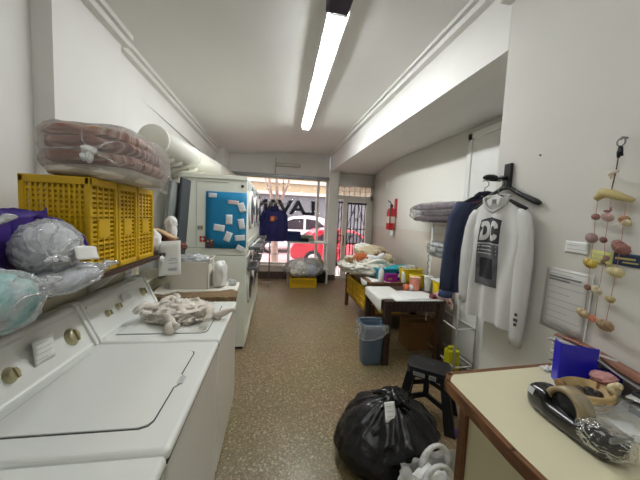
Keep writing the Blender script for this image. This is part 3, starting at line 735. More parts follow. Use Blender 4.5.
m = MB(); m.heap((-.865, 2.52, 1.545), (.045, .05, .055), 53, .25, 2, None, 4); m.heap((-.865, 2.52, 1.45), (.04, .05, .12), 54, .2, 2, 1.335, 4, .5, .2); tag(m.build('white_bundle', M('bundle_white', (230, 228, 224), .8, bump=.3)), 'upright white rolled cloth behind the red-brown cloth', 'cloth')
ps = paper('printed_notice', 'white printed notice hanging below the brown cloth', 'notice', (-.845, 2.21, 1.155), (.95, .30, .06), (-.02, 0, 1), .15, .26, 0, curl=.006)
m = MB()
for k, (a, b, z) in enumerate(((.50, .80, .125), (.42, .86, .112), (.45, .84, .09), (.42, .80, .05), (.40, .82, .042), (.44, .80, .034))):
    d = Vector((.95, .30, .06)).normalized()
    o = Vector((-.845, 2.21, 1.155)) + Vector((0, -.004, 0))
    p = o + d * (.15 * a) + Vector((0, 0, z)); q = o + d * (.15 * b) + Vector((0, 0, z)); m.add([p, q, q + Vector((0, 0, .005)), p + Vector((0, 0, .005))], [(0, 1, 2, 3)], False)
m.build('printing', ink, ps)
paper('paper_note', 'small blank sheet stuck to the cream wall under the farthest crate', 'note', (-1.155, 2.37, 1.03), (0, 1, 0), (0, 0, 1), .13, .20, 3)
m = MB(); m.heap((-.80, 2.135, 1.30), (.016, .02, .018), 9, .5, 2, None, 3); m.tube([(-.80, 2.13, 1.30), (-.79, 2.14, 1.27)], [.006, .012], 6); tag(m.build('plastic_knot', white_pl), 'tiny white plastic knot at the end of the shelf', 'knot')
# grey boards leaning behind
m = MB(T=Matrix.Translation((-1.06, 2.95, 1.0)) @ Matrix.Rotation(R(6), 4, 'Y')); m.box(-.015, .015, -.16, .16, .0, .93, .006); tag(m.build('leaning_board', M('board_grey', (128, 132, 130), .6)), 'grey board standing upright between crates and dryers', 'board')
m = MB(T=Matrix.Translation((-.985, 3.08, 1.0)) @ Matrix.Rotation(R(4), 4, 'Y')); m.box(-.012, .012, -.14, .14, .0, .98, .006); tag(m.build('leaning_board', M('board_slate', (62, 66, 68), .6)), 'dark slate board standing against the side of the dryer', 'board')

# ------------------------------------------------------------------ dryers, duct
DZ = 2.07
def dryer(y0, y1, z0, z1, label, low):
    t = thing('tumble_dryer', label, 'dryer', (-.70, (y0 + y1) / 2, z0), 'stacked white tumble dryers')
    m = MB(); m.box(-1.10, -.335, y0 + .003, y1 - .003, z0 + (.03 if low else .0), z1, .008); m.build('body', dryer_w, t)
    if low:
        m = MB(); m.box(-1.08, -.355, y0 + .02, y1 - .02, 0, .035); m.build('plinth', dark, t)
    yc = (y0 + y1) / 2
    zc = z0 + (.62 if low else .63) * (z1 - z0) if low else z0 + .60 * (z1 - z0)
    ax = frame((0, 0, 0), (0, 1, 0), (0, 0, 1)).to_3x3()
    m = MB(); m.lathe((-.336, yc, zc), [(.25, 0), (.25, .018), (.235, .026), (.20, .028)], 32, axis=ax); d = m.build('door', M('door_ring', (222, 226, 224), .3), t)
    m = MB(); m.lathe((-.334, yc, zc), [(.20, .02), (.19, .028), (.12, .036), (0, .04)], 32, axis=ax); m.build('door_glass', M('dark_glass', (52, 58, 60), .1), d)
    m = MB(); m.box(-.312, -.285, yc + .20, yc + .225, zc - .06, zc + .06, .006); m.build('door_handle', steel, d)
    m = MB(); m.box(-.335, -.328, y0 + .04, y1 - .04, z1 - .14, z1 - .03, .003); p = m.build('control_panel', M('panel_light', (196, 202, 200), .35), t)
    m = MB(); m.cyl((-.33, yc + .1, z1 - .085), (-.305, yc + .1, z1 - .085), .026, n=18); m.build('knob', steel, p)
    m = MB(); m.box(-.333, -.326, y0 + .05, y1 - .05, z0 + .05, z0 + .17, .004); m.build('lint_drawer', dryer_w, t)
    tz = z0 + .055 if not low else z1 - .20
    m = MB(); m.box(-.36, -.335 + (.15 if not low else .11), yc - .24, yc + .24, tz, tz + .035, .006); tr__ = m.build('pull_out_tray', M('tray_grey', (88, 92, 94), .5), t)
    m = MB(); xx = -.335 + (.15 if not low else .11); m.box(xx, xx + .012, yc - .24, yc + .24, tz - .01, tz + .045, .004); m.build('tray_lip', steel, tr__)
    if not low and y0 < 3.5:
        m = MB(); m.tube([(-.325, y0 + .04, z0 - .02), (-.30, y0 + .3, z0 + .08), (-.215, y0 + .62, z0 + .16)], .011, 8); m.build('prop_bar', white_mt, t)
ys = [3.40, 4.23, 5.06, 5.90]
nm = ['nearest the washers', 'in the middle of the row', 'closest to the street']
for k in range(3):
    dryer(ys[k], ys[k + 1], 0, 1.145, 'lower white dryer of the stack ' + nm[k], True)
    dryer(ys[k], ys[k + 1], 1.15, DZ, 'upper white dryer of the stack ' + nm[k], False)
# side face details on the nearest stack
m = MB(); m.box(-1.10, -.34, 3.385, 3.399, DZ - .035, DZ + .012, .003); tag(m.build('edge_trim', dryer_w), 'raised white edge strip along the top side of the stack', 'trim')
m = MB()
for (x0, x1, z0, z1) in ((-1.02, -.38, 1.235, 1.24), (-.90, -.895, 1.24, 2.0), (-.90, -.55, 1.995, 2.0)): m.box(x0, x1, 3.3975, 3.3995, z0, z1)
tag(m.build('access_panel_outline', M('seam_grey', (168, 176, 172), .5)), 'faint panel seams on the side of the upper dryer', 'panel')
m = MB(); m.box(-.885, -.82, 3.392, 3.3995, 1.445, 1.495, .003); sw = tag(m.build('switch_plate', M('plate_beige', (176, 172, 150), .5)), 'small beige switch plate on the dryer side by the blue sheet', 'switch')
for x in (-.868, -.838):
    m = MB(); m.box(x - .008, x + .008, 3.387, 3.393, 1.462, 1.478, .002); m.build('switch_button', M('plate_dark', (70, 70, 62), .5), sw)
m = MB(); m.box(-.860, -.795, 3.396, 3.3995, 1.305, 1.37); st = tag(m.build('warning_sticker', M('sticker_red', (188, 44, 44), .5)), 'square red sticker on the dryer side below the switch plate', 'sticker')
m = MB(); m.box(-.845, -.81, 3.394, 3.396, 1.33, 1.345); m.box(-.834, -.821, 3.394, 3.396, 1.318, 1.358); m.build('symbol', white_pl, st)
m = MB(); m.cyl((-.39, 3.385, 1.965), (-.39, 3.4, 1.965), .016, n=14); tag(m.build('round_lock', dark), 'small dark round lock near the top corner of the dryer', 'lock')
blue = M('poster_blue', (14, 128, 176), .6, var=.05)
m = MB(); m.grid(lambda u, v: (-.795 + .455 * u, 3.395 - .004 * math.sin(u * 3), 1.235 + .655 * v), 6, 6, .002); tag(m.build('blue_poster', blue), 'bright blue sheet of notes on the side of the dryer stack', 'poster')
DY = 3.386
def note(px0, pz0, w, h, rot, label, tint=(238, 240, 240), k=4):
    d = Vector((math.cos(rot), 0, math.sin(rot))); u = Vector((-math.sin(rot), 0, math.cos(rot)))
    c = Vector((px0, DY, pz0)); paper('paper_note', label, 'note', c - d * w / 2 - u * h / 2, d, u, w, h, k, 'paper notes on the blue sheet', .004, mat=M('note_%d' % sum(tint), tint, .8))
note(-.72, 1.845, .09, .05, -.02, 'small white note in the top corner of the blue sheet nearest the duct', k=3)
note(-.49, 1.775, .125, .045, -.05, 'narrow pinkish slip near the top of the blue sheet', (228, 206, 200), 2)
note(-.395, 1.72, .075, .11, .35, 'white note tilted at the upper outer edge of the blue sheet')
note(-.535, 1.575, .075, .115, 0, 'upright white note in the centre of the blue sheet')
note(-.395, 1.53, .072, .115, .18, 'white note tilted at the outer edge, halfway down the blue sheet')
note(-.645, 1.475, .125, .075, -.12, 'wide white note below the centre of the blue sheet', k=3)
note(-.545, 1.375, .075, .115, -.35, 'white note leaning right low on the blue sheet')
note(-.41, 1.365, .115, .065, .1, 'wide note low at the outer edge of the blue sheet', k=3)
note(-.40, 1.24, .095, .06, -.5, 'slanted slip at the bottom outer corner of the blue sheet', k=2)
m = MB(); m.box(-.792, -.70, 3.375, 3.392, 1.24, 1.34, .012); mg = tag(m.build('printed_magnet', M('magnet_dark', (84, 60, 56), .6, var=.3, vscale=30)), 'dark patterned magnet at the bottom corner of the blue sheet', 'magnet')
for (x, z, c) in ((-.765, 1.315, (200, 170, 150)), (-.73, 1.29, (176, 60, 50)), (-.76, 1.265, (60, 90, 120)), (-.725, 1.325, (210, 200, 190))):
    m = MB(); m.heap((x, 3.374, z), (.012, .004, .011), 3, .2, 2, None, 2); m.build('motif', M('motif_%d' % sum(c), c, .6), mg)
# duct
dc = thing('ventilation_duct', 'thick white round exhaust duct running above the dryers', 'duct', (-1.03, 2.55, 2.22))
white_du = M('duct_white', (228, 226, 214), .4, var=.02)
m = MB(); m.tube([(-1.015, 2.56, 2.225), (-1.015, 4.2, 2.325), (-1.02, 6.9, 2.47)], .119, 36); m.build('pipe', white_du, dc)
m = MB(); m.lathe((-1.015, 2.548, 2.2245), [(0, 0), (.117, 0), (.124, .006), (.124, .03), (.12, .032)], 36, axis=frame((0, 0, 0), (1, 0, 0), (0, 0, -1)).to_3x3()); m.build('end_cap', white_du, dc)
for y in (3.55, 4.75): m = MB(); k = (y - 2.56) / 1.64 * .11; m.tube([(-1.015, y, 2.225 + k * .92), (-1.015, y + .03, 2.227 + k * .92)], .124, 36); m.build('joint_band', white_du, dc)
for k, y in enumerate((2.86, 3.10, 3.36, 3.66, 4.0)):
    pts = []; rs = []
    for i in range(41):
        s = i / 40; pts.append((-1.00 - .20 * s, y + .05 - .22 * s, 2.14 + (y - 2.9) * .05 - .13 * s + .02 * math.sin(s * 3.1))); rs.append(.05 + .007 * math.sin(i * 2.1))
    m = MB(); m.tube(pts, rs, 20); h = m.build('flexible_hose', M('hose_white', (226, 222, 208), .4), dc)
cb = MB(); cb.box(-1.75, -1.20, 6.75, 7.34, 2.60, 3.5); struct('column_corner', cb, wall_w)
# ================================================================== street end: rack, shelf unit, laundry
rk = thing('clothes_rack', 'thin metal clothes stand by the window holding the navy sweatshirt', 'rack', (-.12, 6.55, 0))
m = MB(); m.tube([(-.12, 6.60, .02), (-.12, 6.60, 1.95)], .013, 8); m.build('pole', steel, rk)
m = MB(); m.tube([(-.42, 6.60, 1.93), (.30, 6.60, 1.93)], .012, 8); m.build('crossbar', steel, rk)
m = MB(); m.tube([(-.12, 6.60, .75), (.10, 6.60, .75)], .009, 6); m.build('hook_arm', steel, rk)
for a in (.5, 2.6, 4.7):
    m = MB(); m.tube([(-.12, 6.60, .10), (-.12 + .24 * math.cos(a), 6.60 + .24 * math.sin(a), .012)], .011, 6); m.build('leg', steel, rk)

def garment(T, hw_sh, hw_hem, L, depth, seed, fold=.012, neck=.085, drop=.05):
    """body of a shirt hanging on a hanger: closed loft of oval rings, front surface returned as a function"""
    def front(u, v, side=1, off=0.):
        # u in -1..1 over the width, v 0..1 from the shoulder to the hem
        w = hw_sh + (hw_hem - hw_sh) * min(1, v * 1.3) 
        x = u * w
        sh = drop * abs(u) ** 1.3 * max(0, 1 - v * 2.2) * 1.2
        z = -v * L - sh
        dep = depth * (.35 + .65 * min(1, v * 4)) * max(0., 1 - abs(u) ** 2.6) ** .5
        f = fold * (noise.noise(Vector((u * 3.2 + seed, v * 1.2, side))) * 1.3 + math.sin(u * 11 + seed + 2 * v + 3 * noise.noise(Vector((u, v * 2, seed)))) * .55) * min(1, v * 3.)
        return T @ Vector((x, -side * (dep + f * (1 if side > 0 else .6) + off), z))
    return front
def sleeve(T, p, seed=0):
    m = MB(T=T); pts = [Vector(q[:3]) for q in p]
    vs = []; fs = []; n = 14
    for i, q in enumerate(p):
        c = Vector(q[:3]); rx, ry = q[3], q[4]
        for k in range(n):
            a = 2 * math.pi * k / n; w = 1 + .13 * noise.noise(Vector((math.cos(a) * 2 + seed, math.sin(a) * 2, i * .8)))
            vs.append(c + Vector((math.cos(a) * rx * w, math.sin(a) * ry * w, 0)))
    for i in range(len(p) - 1):
        for k in range(n): fs.append((i * n + k, i * n + (k + 1) % n, (i + 1) * n + (k + 1) % n, (i + 1) * n + k))
    fs.append(tuple((len(p) - 1) * n + k for k in range(n))); fs.append(tuple(range(n - 1, -1, -1)))
    m.add(vs, fs, True); return m
def body_mesh(fr, nu=36, nv=30):
    m = MB()
    for s in (1, -1): m.grid(lambda u, v, s=s: fr(-1 + 2 * u, v, s), nu, nv)
    return m
def hanger(name, label, T, w, mat, grp=None):
    t = thing(name, label, 'hanger', T.to_translation(), grp)
    m = MB(T=T); m.tube([(-w, 0, -.075), (-w * .55, 0, -.035), (-.02, 0, .0), (.02, 0, .0), (w * .55, 0, -.035), (w, 0, -.075)], [.010, .011, .012, .012, .011, .010], 8); m.build('arms', mat, t)
    m = MB(T=T); m.tube([(0, 0, 0), (0, 0, .05)] + [(.025 * math.sin(a) , 0, .075 - .025 * math.cos(a)) for a in (0.4, 1, 1.6, 2.2, 2.8, 3.4, 4.0)], .0035, 6); m.build('hook', steel, t)
    return t
# navy sweatshirt hanging at the rack
T = frame((-.04, 6.50, 1.80), (1, 0, 0), (0, 0, 1)) ; T = Matrix.Translation((-.04, 6.50, 1.80))
fr = garment(T, .21, .255, .74, .045, 2.0)
sw = thing('navy_sweatshirt', 'navy hooded sweatshirt with orange print hanging at the shop window', 'sweatshirt', (-.04, 6.5, 1.06))
body_mesh(fr, 24, 20).build('body', navy, sw)
for s in (-1, 1):
    sleeve(T, [(s * .19, 0, -.03, .05, .05), (s * .255, 0, -.15, .055, .05), (s * .275, 0, -.4, .05, .045), (s * .28, 0, -.66, .042, .04), (s * .28, 0, -.72, .036, .034)], s).build('sleeve', navy, sw)
m = MB(T=T); m.heap((0, .0, -.0), (.10, .05, .07), 61, .2, 2.4, None, 3); m.build('hood', navy, sw)
m = MB(); m.grid(lambda u, v: fr(-.36 + .42 * u, .22 + .16 * v, 1, .006), 6, 5); pr = m.build('chest_print', M('print_orange', (206, 96, 40), .7), sw)
m = MB(); m.grid(lambda u, v: fr(-.27 + .24 * u, .255 + .09 * v, 1, .010), 4, 4); m.build('print_motif', M('print_tan', (226, 160, 110), .7), pr)
m = MB(); m.grid(lambda u, v: fr(.12 + .2 * u, .23 + .1 * v, 1, .006), 4, 4); m.build('print_motif', M('print_dim', (110, 70, 60), .7), pr)
hanger('hanger', 'dark hanger holding the navy sweatshirt on the rack', Matrix.Translation((-.04, 6.50, 1.83)), .18, dark)
su = thing('window_shelf_unit', 'white shelf unit under the window beside the post', 'shelf', (.82, 7.0, 0))
for (x, y) in ((.34, 6.80), (1.30, 6.80), (.34, 7.24), (1.30, 7.24)):
    m = MB(); m.box(x - .02, x + .02, y - .02, y + .02, 0, 1.04); m.build('post', white_mt, su)
m = MB(); m.box(.30, 1.34, 6.77, 7.27, 1.0, 1.035, .004); m.build('shelf_board', white_mt, su)
m = MB(); m.box(.30, 1.34, 6.77, 7.27, .34, .37, .004); m.build('shelf_board', white_mt, su)
m = MB(); m.box(1.285, 1.315, 6.74, 6.77, .98, 1.06, .004); m.build('shelf_end', white_mt, su)
# folded clothes on it
def folded(name, label, c, sx, sy, h, mat, grp, n=3):
    t = thing(name, label, 'clothes', c, grp)
    for k in range(n):
        z0 = c[2] + h * k / n; m = MB(); jx = .012 * math.sin(k * 5 + c[0] * 9)
        m.box(c[0] - sx / 2 + jx, c[0] + sx / 2 + jx, c[1] - sy / 2, c[1] + sy / 2, z0 + .001, z0 + h / n, h / n * .45, 3); m.build('folded_layer', mat, t, smooth=True)
    return t
FG = 'folded clothes on the window shelf'
folded('folded_clothes', 'stack of folded dark blue clothes beside the navy sweatshirt', (.42, 7.0, 1.037), .40, .32, .24, M('cloth_darkblue', (38, 52, 96), .9, bump=.3), FG, 4)
folded('folded_clothes', 'folded black clothes at the foot of the dark blue stack', (.70, 6.86, 1.037), .24, .15, .09, M('cloth_black', (34, 36, 42), .9, bump=.3), FG, 2)
folded('folded_clothes', 'low stack of folded grey-green clothes on the window shelf', (.80, 7.08, 1.037), .34, .26, .15, M('cloth_greygreen', (150, 158, 142), .9, bump=.3), FG, 3)
# bag of white laundry on a yellow crate
crate((.37, 6.38, .002), .62, .36, .22, 'yellow crate on the floor under the bag by the window', 'yellow crates on the floor', fine=False)
m = MB(); m.heap((.56, 6.56, .41), (.24, .18, .18), 71, .3, 2.6, .235, 5, .7); tag(m.build('laundry', M('laundry_white', (232, 228, 220), .9, var=.25, vscale=9, bump=.4)), 'white laundry in the clear bag by the window', 'laundry')
m = MB(); m.heap((.86, 6.58, .37), (.20, .16, .13), 72, .3, 2.6, .235, 5, .7); tag(m.build('laundry', M('laundry_blue', (206, 214, 226), .9, var=.25, vscale=9, bump=.4)), 'pale blue laundry in the clear bag by the window', 'laundry')
m = MB(); m.heap((.70, 6.57, .43), (.44, .19, .23), 73, .3, 2.8, .232, 5, .8); tag(m.build('plastic_bag', clear), 'big clear bag of white laundry on the window crate', 'bag')
m = MB(); m.heap((1.02, 6.98, .49), (.22, .16, .12), 74, .3, 2.5, .372, 4, .7); tag(m.build('cloth_bundle', ramp_mat('cloth_mixed', 'noise', [(.35, (206, 200, 176)), (.5, (160, 150, 110)), (.6, (130, 60, 60)), (.75, (214, 210, 200))], 6, .9, .4)), 'patterned cloth bundle on the lower window shelf by the post', 'cloth')
m = MB(); m.box(1.06, 1.26, 6.86, 7.14, .002, .26, .02); 
db = thing('dark_box', 'small dark box on the floor beside the shop post', 'box', (1.16, 7.0, 0))
m.build('box_body', dark, db); m = MB(); m.box(1.05, 1.27, 6.85, 7.15, .262, .29, .008); m.build('lid', dark, db)
# emergency light on the lintel with its cable
el = thing('emergency_light', 'unlit slim lamp fixed on the lintel above the window', 'lamp', (.26, 7.3, 2.93))
m = MB(); m.box(-.05, .58, 7.30, 7.335, 2.90, 2.99, .008); m.build('back_plate', M('lamp_grey', (178, 176, 168), .5), el)
m = MB(); m.box(-.02, .55, 7.26, 7.30, 2.91, 2.965, .015, 3); m.build('diffuser', M('lamp_diffuser', (212, 210, 196), .3), el)
m = MB(); m.tube([(-.04, 7.325, 3.12), (-.045, 7.325, 2.95), (-.045, 7.325, 2.71)], .007, 6); tag(m.build('cable', M('cable_grey', (150, 148, 140), .6)), 'thin cable running down the lintel past the slim lamp', 'cable')

# fire extinguisher on the niche wall
ex = thing('fire_extinguisher', 'red fire extinguisher hanging on the niche wall', 'extinguisher', (2.13, 5.02, 1.48))
red = M('extinguisher_red', (186, 26, 30), .3, coat=.4)
m = MB(); m.lathe((2.14, 5.02, 1.47), [(.02, 0), (.075, .01), (.08, .04), (.08, .33), (.065, .385), (.03, .41), (.028, .43)], 24); m.build('cylinder', red, ex)
m = MB(); m.lathe((2.14, 5.02, 1.47), [(.0805, .13), (.0812, .132), (.0812, .25), (.0805, .252)], 24); m.build('label_band', M('label_pale', (214, 200, 186), .6), ex)
m = MB(); m.box(2.115, 2.165, 5.0, 5.04, 1.90, 1.95, .006); m.tube([(2.14, 5.02, 1.94), (2.10, 4.99, 1.99), (2.05, 4.97, 2.01)], .010, 6); m.build('valve', dark, ex)
m = MB(); m.tube([(2.12, 4.98, 1.93), (2.09, 4.93, 1.86), (2.08, 4.92, 1.7), (2.09, 4.93, 1.55)], .010, 8); m.build('hose', dark, ex)
m = MB(); m.box(2.205, 2.245, 4.99, 5.05, 1.70, 2.06, .003); m.build('wall_bracket', red, ex)
paper('safety_tag', 'small paper tag hanging under the fire extinguisher', 'tag', (2.115, 4.95, 1.36), (.4, -1, 0), (0, 0, 1), .07, .10, 2)
paper('wall_notice', 'pale rectangular cover plate high on the wall by the beam', 'plate', (2.33, 5.85, 2.30), (.3, -1, 0), (0, 0, 1), .14, .22, 0, mat=M('plate_cream', (226, 222, 208), .5))

# ================================================================== tables and things on them
TT = .745
t2 = thing('long_table', 'long brown wooden table by the niche wall, loaded with laundry', 'table', (1.78, 4.5, 0))
m = MB(); m.box(1.36, 2.14, 3.78, 5.18, TT - .035, TT, .004); m.build('tabletop', wood_m, t2)
m = MB(); m.box(1.40, 2.10, 3.82, 5.14, TT - .11, TT - .036); m.build('apron', wood_m, t2)
for (x, y) in ((1.39, 3.82), (1.39, 5.12), (2.09, 3.82), (2.09, 5.12)):
    m = MB(); m.box(x - .03, x + .03, y - .03, y + .03, 0, TT - .036, .003); m.build('leg', wood_m, t2)
m = MB(); m.box(1.38, 2.1, 3.84, 5.1, .24, .26); m.build('lower_shelf', wood_m, t2)
FC = 'yellow crates under the long brown table'
for k, (y, lb) in enumerate(((3.86, 'yellow crate nearest the dark table on the shelf under the long table'), (4.27, 'middle yellow crate on the shelf under the long table'), (4.68, 'yellow crate farthest along the shelf under the long table'))):
    t = thing('plastic_crate', lb, 'crate', (1.62, y + .19, .262), FC)
    x0, x1, y0, y1, z0, z1 = 1.375, 1.90, y, y + .39, .262, .60
    m = MB(); m.box(x0, x0 + .015, y0, y1, z0, z1, .004); m.box(x1 - .015, x1, y0, y1, z0, z1, .004); m.box(x0, x1, y0, y0 + .015, z0, z1, .004); m.box(x0, x1, y1 - .015, y1, z0, z1, .004); m.box(x0, x1, y0, y1, z0, z0 + .012); m.build('crate_body', yellow, t)
    m = MB()
    for j in range(3): m.box(x0 - .014, x0, y0, y1, z0 + .05 + j * .105, z0 + .075 + j * .105, .004)
    for j in range(3): m.box(x0 - .010, x0, y0 + .02 + j * .165, y0 + .04 + j * .165, z0, z1, .003)
    m.build('ribs', yellow, t)
    m = MB(); m.box(x0 - .016, x0 + .02, y0, y1, z1 - .03, z1 + .004, .004); m.build('rim', yellow, t)
m = MB(); m.grid(lambda u, v: (1.352 + (.06 + .30 * u), 3.82 - .0 + .36 * v - .02 * u, TT + .003 + .006 * math.sin(u * 4 + v * 3)), 8, 6, .002)
m.grid(lambda u, v: (1.345 - .02 * math.sin(u * 3), 3.86 + .30 * u, TT + .002 - (.10 - .09 * abs(u - .5)) * v), 6, 4, .002)
tag(m.build('white_sheet', paper_m), 'white sheet hanging over the near corner of the long table', 'sheet')

lbag = thing('laundry_sack', 'open white sack of mixed laundry heaped on the long table', 'bag', (1.55, 4.55, TT))
sack = M('sack_white', (222, 218, 206), .8, var=.06, vscale=6, bump=.5)
m = MB(); m.heap((1.58, 4.58, TT + .11), (.44, .46, .17), 81, .3, 2.4, TT + .003, 5, .75); m.build('sack_body', sack, lbag)
m = MB(); m.tube([(1.58 + .36 * math.cos(a) * (1 + .12 * math.sin(a * 3)), 4.56 + .36 * math.sin(a), TT + .21 + .05 * math.sin(a * 4 + 1)) for a in [i * .2618 for i in range(24)]], [.03 + .014 * math.sin(i * 1.7) for i in range(24)], 8, closed=True); m.build('rolled_rim', sack, lbag)
for (c, r, col, nm, sd) in (((1.66, 4.66, TT + .33), (.27, .25, .12), (196, 180, 150), 'beige garment at the top of the white sack', 82), ((1.42, 4.42, TT + .25), (.13, .12, .09), (178, 96, 52), 'orange-brown garment at the front of the white sack', 83),
                            ((1.74, 4.50, TT + .30), (.15, .13, .09), (120, 84, 62), 'dark brown garment near the top of the white sack', 84), ((1.54, 4.74, TT + .40), (.16, .12, .08), (236, 232, 222), 'white garment on the very top of the sack', 85),
                            ((1.82, 4.72, TT + .27), (.14, .16, .10), (168, 136, 104), 'tan garment at the wall side of the white sack', 86), ((1.56, 4.38, TT + .26), (.10, .08, .06), (235, 235, 235), 'white tag-like cloth at the front of the sack', 87), ((1.26, 4.50, TT + .20), (.08, .12, .07), (150, 120, 84), 'olive-tan garment at the aisle side of the sack', 88), ((1.84, 4.42, TT + .26), (.12, .10, .08), (214, 196, 160), 'pale cream garment at the near wall corner of the sack', 89)):
    m = MB(); m.heap(c, r, sd, .35, 2.6, None, 4, .8); tag(m.build('garment', M('garment_%d' % sd, col, .9, var=.15, vscale=9, bump=.5)), nm, 'clothes', 'clothes in the white sack')
m = MB(); m.tube([(1.40, 4.30, TT + .22), (1.52, 4.36, TT + .30), (1.62, 4.32, TT + .27), (1.76, 4.36, TT + .33), (1.92, 4.48, TT + .24)], [.03, .04, .034, .04, .02], 9); tag(m.build('garment', M('garment_87', (235, 235, 235), .9)), 'twisted white cloth draped along the rim of the sack', 'clothes', 'clothes in the white sack')
m = MB(); m.heap((1.30, 4.95, TT + .10), (.12, .13, .11), 88, .3, 2.3, TT - .03, 4, .6); tag(m.build('grey_bundle', M('bundle_taupe', (132, 122, 104), .9, bump=.4)), 'taupe cloth bundle at the far end of the long table', 'cloth')
m = MB(); m.heap((2.00, 5.02, TT + .085), (.10, .10, .085), 89, .15, 2.4, TT + .003, 4, .6); tag(m.build('plastic_bundle', clear_m), 'round clear plastic bundle against the wall behind the sack', 'bag')
# teal cloth, purple box, bottles
m = MB(); m.box(1.56, 2.10, 3.97, 4.22, TT + .003, TT + .15, .03, 3); m.grid(lambda u, v: (1.53 + .58 * u, 3.95 + .30 * v, TT + .155 + .03 * u + .012 * math.sin(u * 5 + v * 4)), 12, 8, .02)
tag(m.build('teal_cloth', M('teal_cloth', (24, 150, 166), .85, var=.08, bump=.3), smooth=False), 'folded teal cloth on the long table', 'cloth')
def spray(x, y, label, h=.20, r=.036):
    t = thing('spray_bottle', label, 'bottle', (x, y, TT + .002), 'white bottles on the long table')
    m = MB(); m.lathe((x, y, TT + .002), [(r * .9, 0), (r, .008), (r, h * .6), (r * .8, h * .75), (.014, h * .88), (.013, h)], 18); m.build('bottle_body', white_pl, t)
    m = MB(); m.box(x - .045, x + .018, y - .012, y + .012, TT + h, TT + h + .028, .006); m.lathe((x, y, TT + h - .012), [(.016, 0), (.016, .02)], 12); m.build('spray_head', white_pl, t)
    m = MB(); m.tube([(x - .03, y, TT + h + .004), (x - .038, y, TT + h - .03)], .005, 6); m.build('trigger', white_pl, t)
spray(1.545, 3.84, 'white spray bottle nearest the aisle beside the purple box', .23, .042)
spray(1.88, 3.70 + .10, 'white spray bottle between the blue packet and the pink jar', .22, .036)
pb = thing('purple_box', 'small bright purple box on the long table', 'box', (1.69, 3.86, TT + .002))
m = MB(); m.box(1.625, 1.80, 3.83, 3.95, TT + .002, TT + .10, .006); m.build('box_body', M('box_purple', (166, 36, 148), .4), pb)
m = MB(); m.box(1.65, 1.71, 3.826, 3.831, TT + .03, TT + .06); m.build('box_print', M('box_gold', (190, 150, 90), .5), pb)
m = MB(); m.box(1.62, 1.805, 3.825, 3.955, TT + .101, TT + .112, .004); m.build('lid', M('box_purple2', (140, 30, 128), .4), pb)
m = MB(); m.box(1.845, 1.935, 3.95, 4.0, TT + .002, TT + .135, .012); pk2 = thing('blue_packet', 'deep blue packet standing behind the purple box', 'packet', (1.89, 3.97, TT + .002)); m.build('packet', M('packet_blue', (32, 28, 150), .35), pk2)
m = MB(); m.box(1.855, 1.925, 3.946, 3.951, TT + .05, TT + .10); m.build('packet_label', white_pl, pk2)

# near dark table
t1 = thing('dark_table', 'dark brown square wooden table covered with papers', 'table', (1.60, 3.22, 0))
m = MB(); m.box(1.235, 1.965, 2.89, 3.62, TT - .03, TT - .002, .005); m.build('tabletop', wood_d, t1)
for (x0, x1, y0, y1) in ((1.27, 1.93, 2.915, 2.94), (1.27, 1.93, 3.56, 3.585), (1.25, 1.275, 2.93, 3.57), (1.92, 1.945, 2.93, 3.57)):
    m = MB(); m.box(x0, x1, y0, y1, TT - .13, TT - .031); m.build('apron', wood_d, t1)
for (x, y) in ((1.275, 2.925), (1.925, 2.925), (1.275, 3.575), (1.925, 3.575)):
    m = MB(); m.box(x - .038, x + .038, y - .035, y + .035, 0, TT - .031, .004); m.build('leg', wood_d, t1)
m = MB(); m.grid(lambda u, v: (1.36 + .58 * u, 2.90 + .45 * v, TT + .002 + .004 * math.sin(u * 7) * math.sin(v * 4)), 12, 8, .002)
tag(m.build('white_paper', paper_m), 'large white paper covering the dark table', 'paper')
m = MB(); m.grid(lambda u, v: (1.225 + (.0 + .34 * max(0, v - .38) / .62) + (-.004 if v < .38 else 0), 2.99 + .58 * u, (TT + .003) - .17 * max(0, (.38 - v) / .38) * (1 - .4 * u)), 8, 14, .003)
tag(m.build('white_cloth', M('cloth_white', (232, 230, 224), .8, var=.03)), 'white cloth hanging over the aisle side of the dark table', 'cloth')
m = MB(); m.box(1.50, 1.9, 2.96, 3.2, TT + .007, TT + .011, .001, rot=(0, 0, .15)); tag(m.build('white_paper', paper_m), 'second white sheet lying turned on the dark table', 'paper')
# jar, tubs, rolls
pj = thing('pink_jar', 'tall pink plastic jar with yellow rim on the dark table', 'jar', (1.83, 3.38, TT + .002))
m = MB(); m.lathe((1.83, 3.38, TT + .008), [(.062, 0), (.066, .01), (.07, .14), (.066, .15), (.06, .145), (.058, .02)], 24); m.build('jar_body', M('jar_pink', (220, 140, 122), .45), pj)
m = MB(); m.lathe((1.83, 3.38, TT + .158), [(.06, 0), (.072, .0), (.072, .022), (.06, .022)], 24); m.build('rim', M('jar_rim', (232, 190, 150), .4), pj)
gc = thing('grey_canister', 'grey-white cylindrical canister beside the pink jar', 'canister', (1.98, 3.32, TT + .002))
m = MB(); m.lathe((1.985, 3.32, TT + .008), [(.05, 0), (.054, .006), (.054, .16), (.048, .17)], 24); m.build('canister_body', M('canister_grey', (196, 196, 190), .4), gc)
m = MB(); m.lathe((1.985, 3.32, TT + .178), [(.05, 0), (.056, .002), (.056, .022), (.046, .03), (0, .031)], 24); m.build('lid', white_pl, gc)
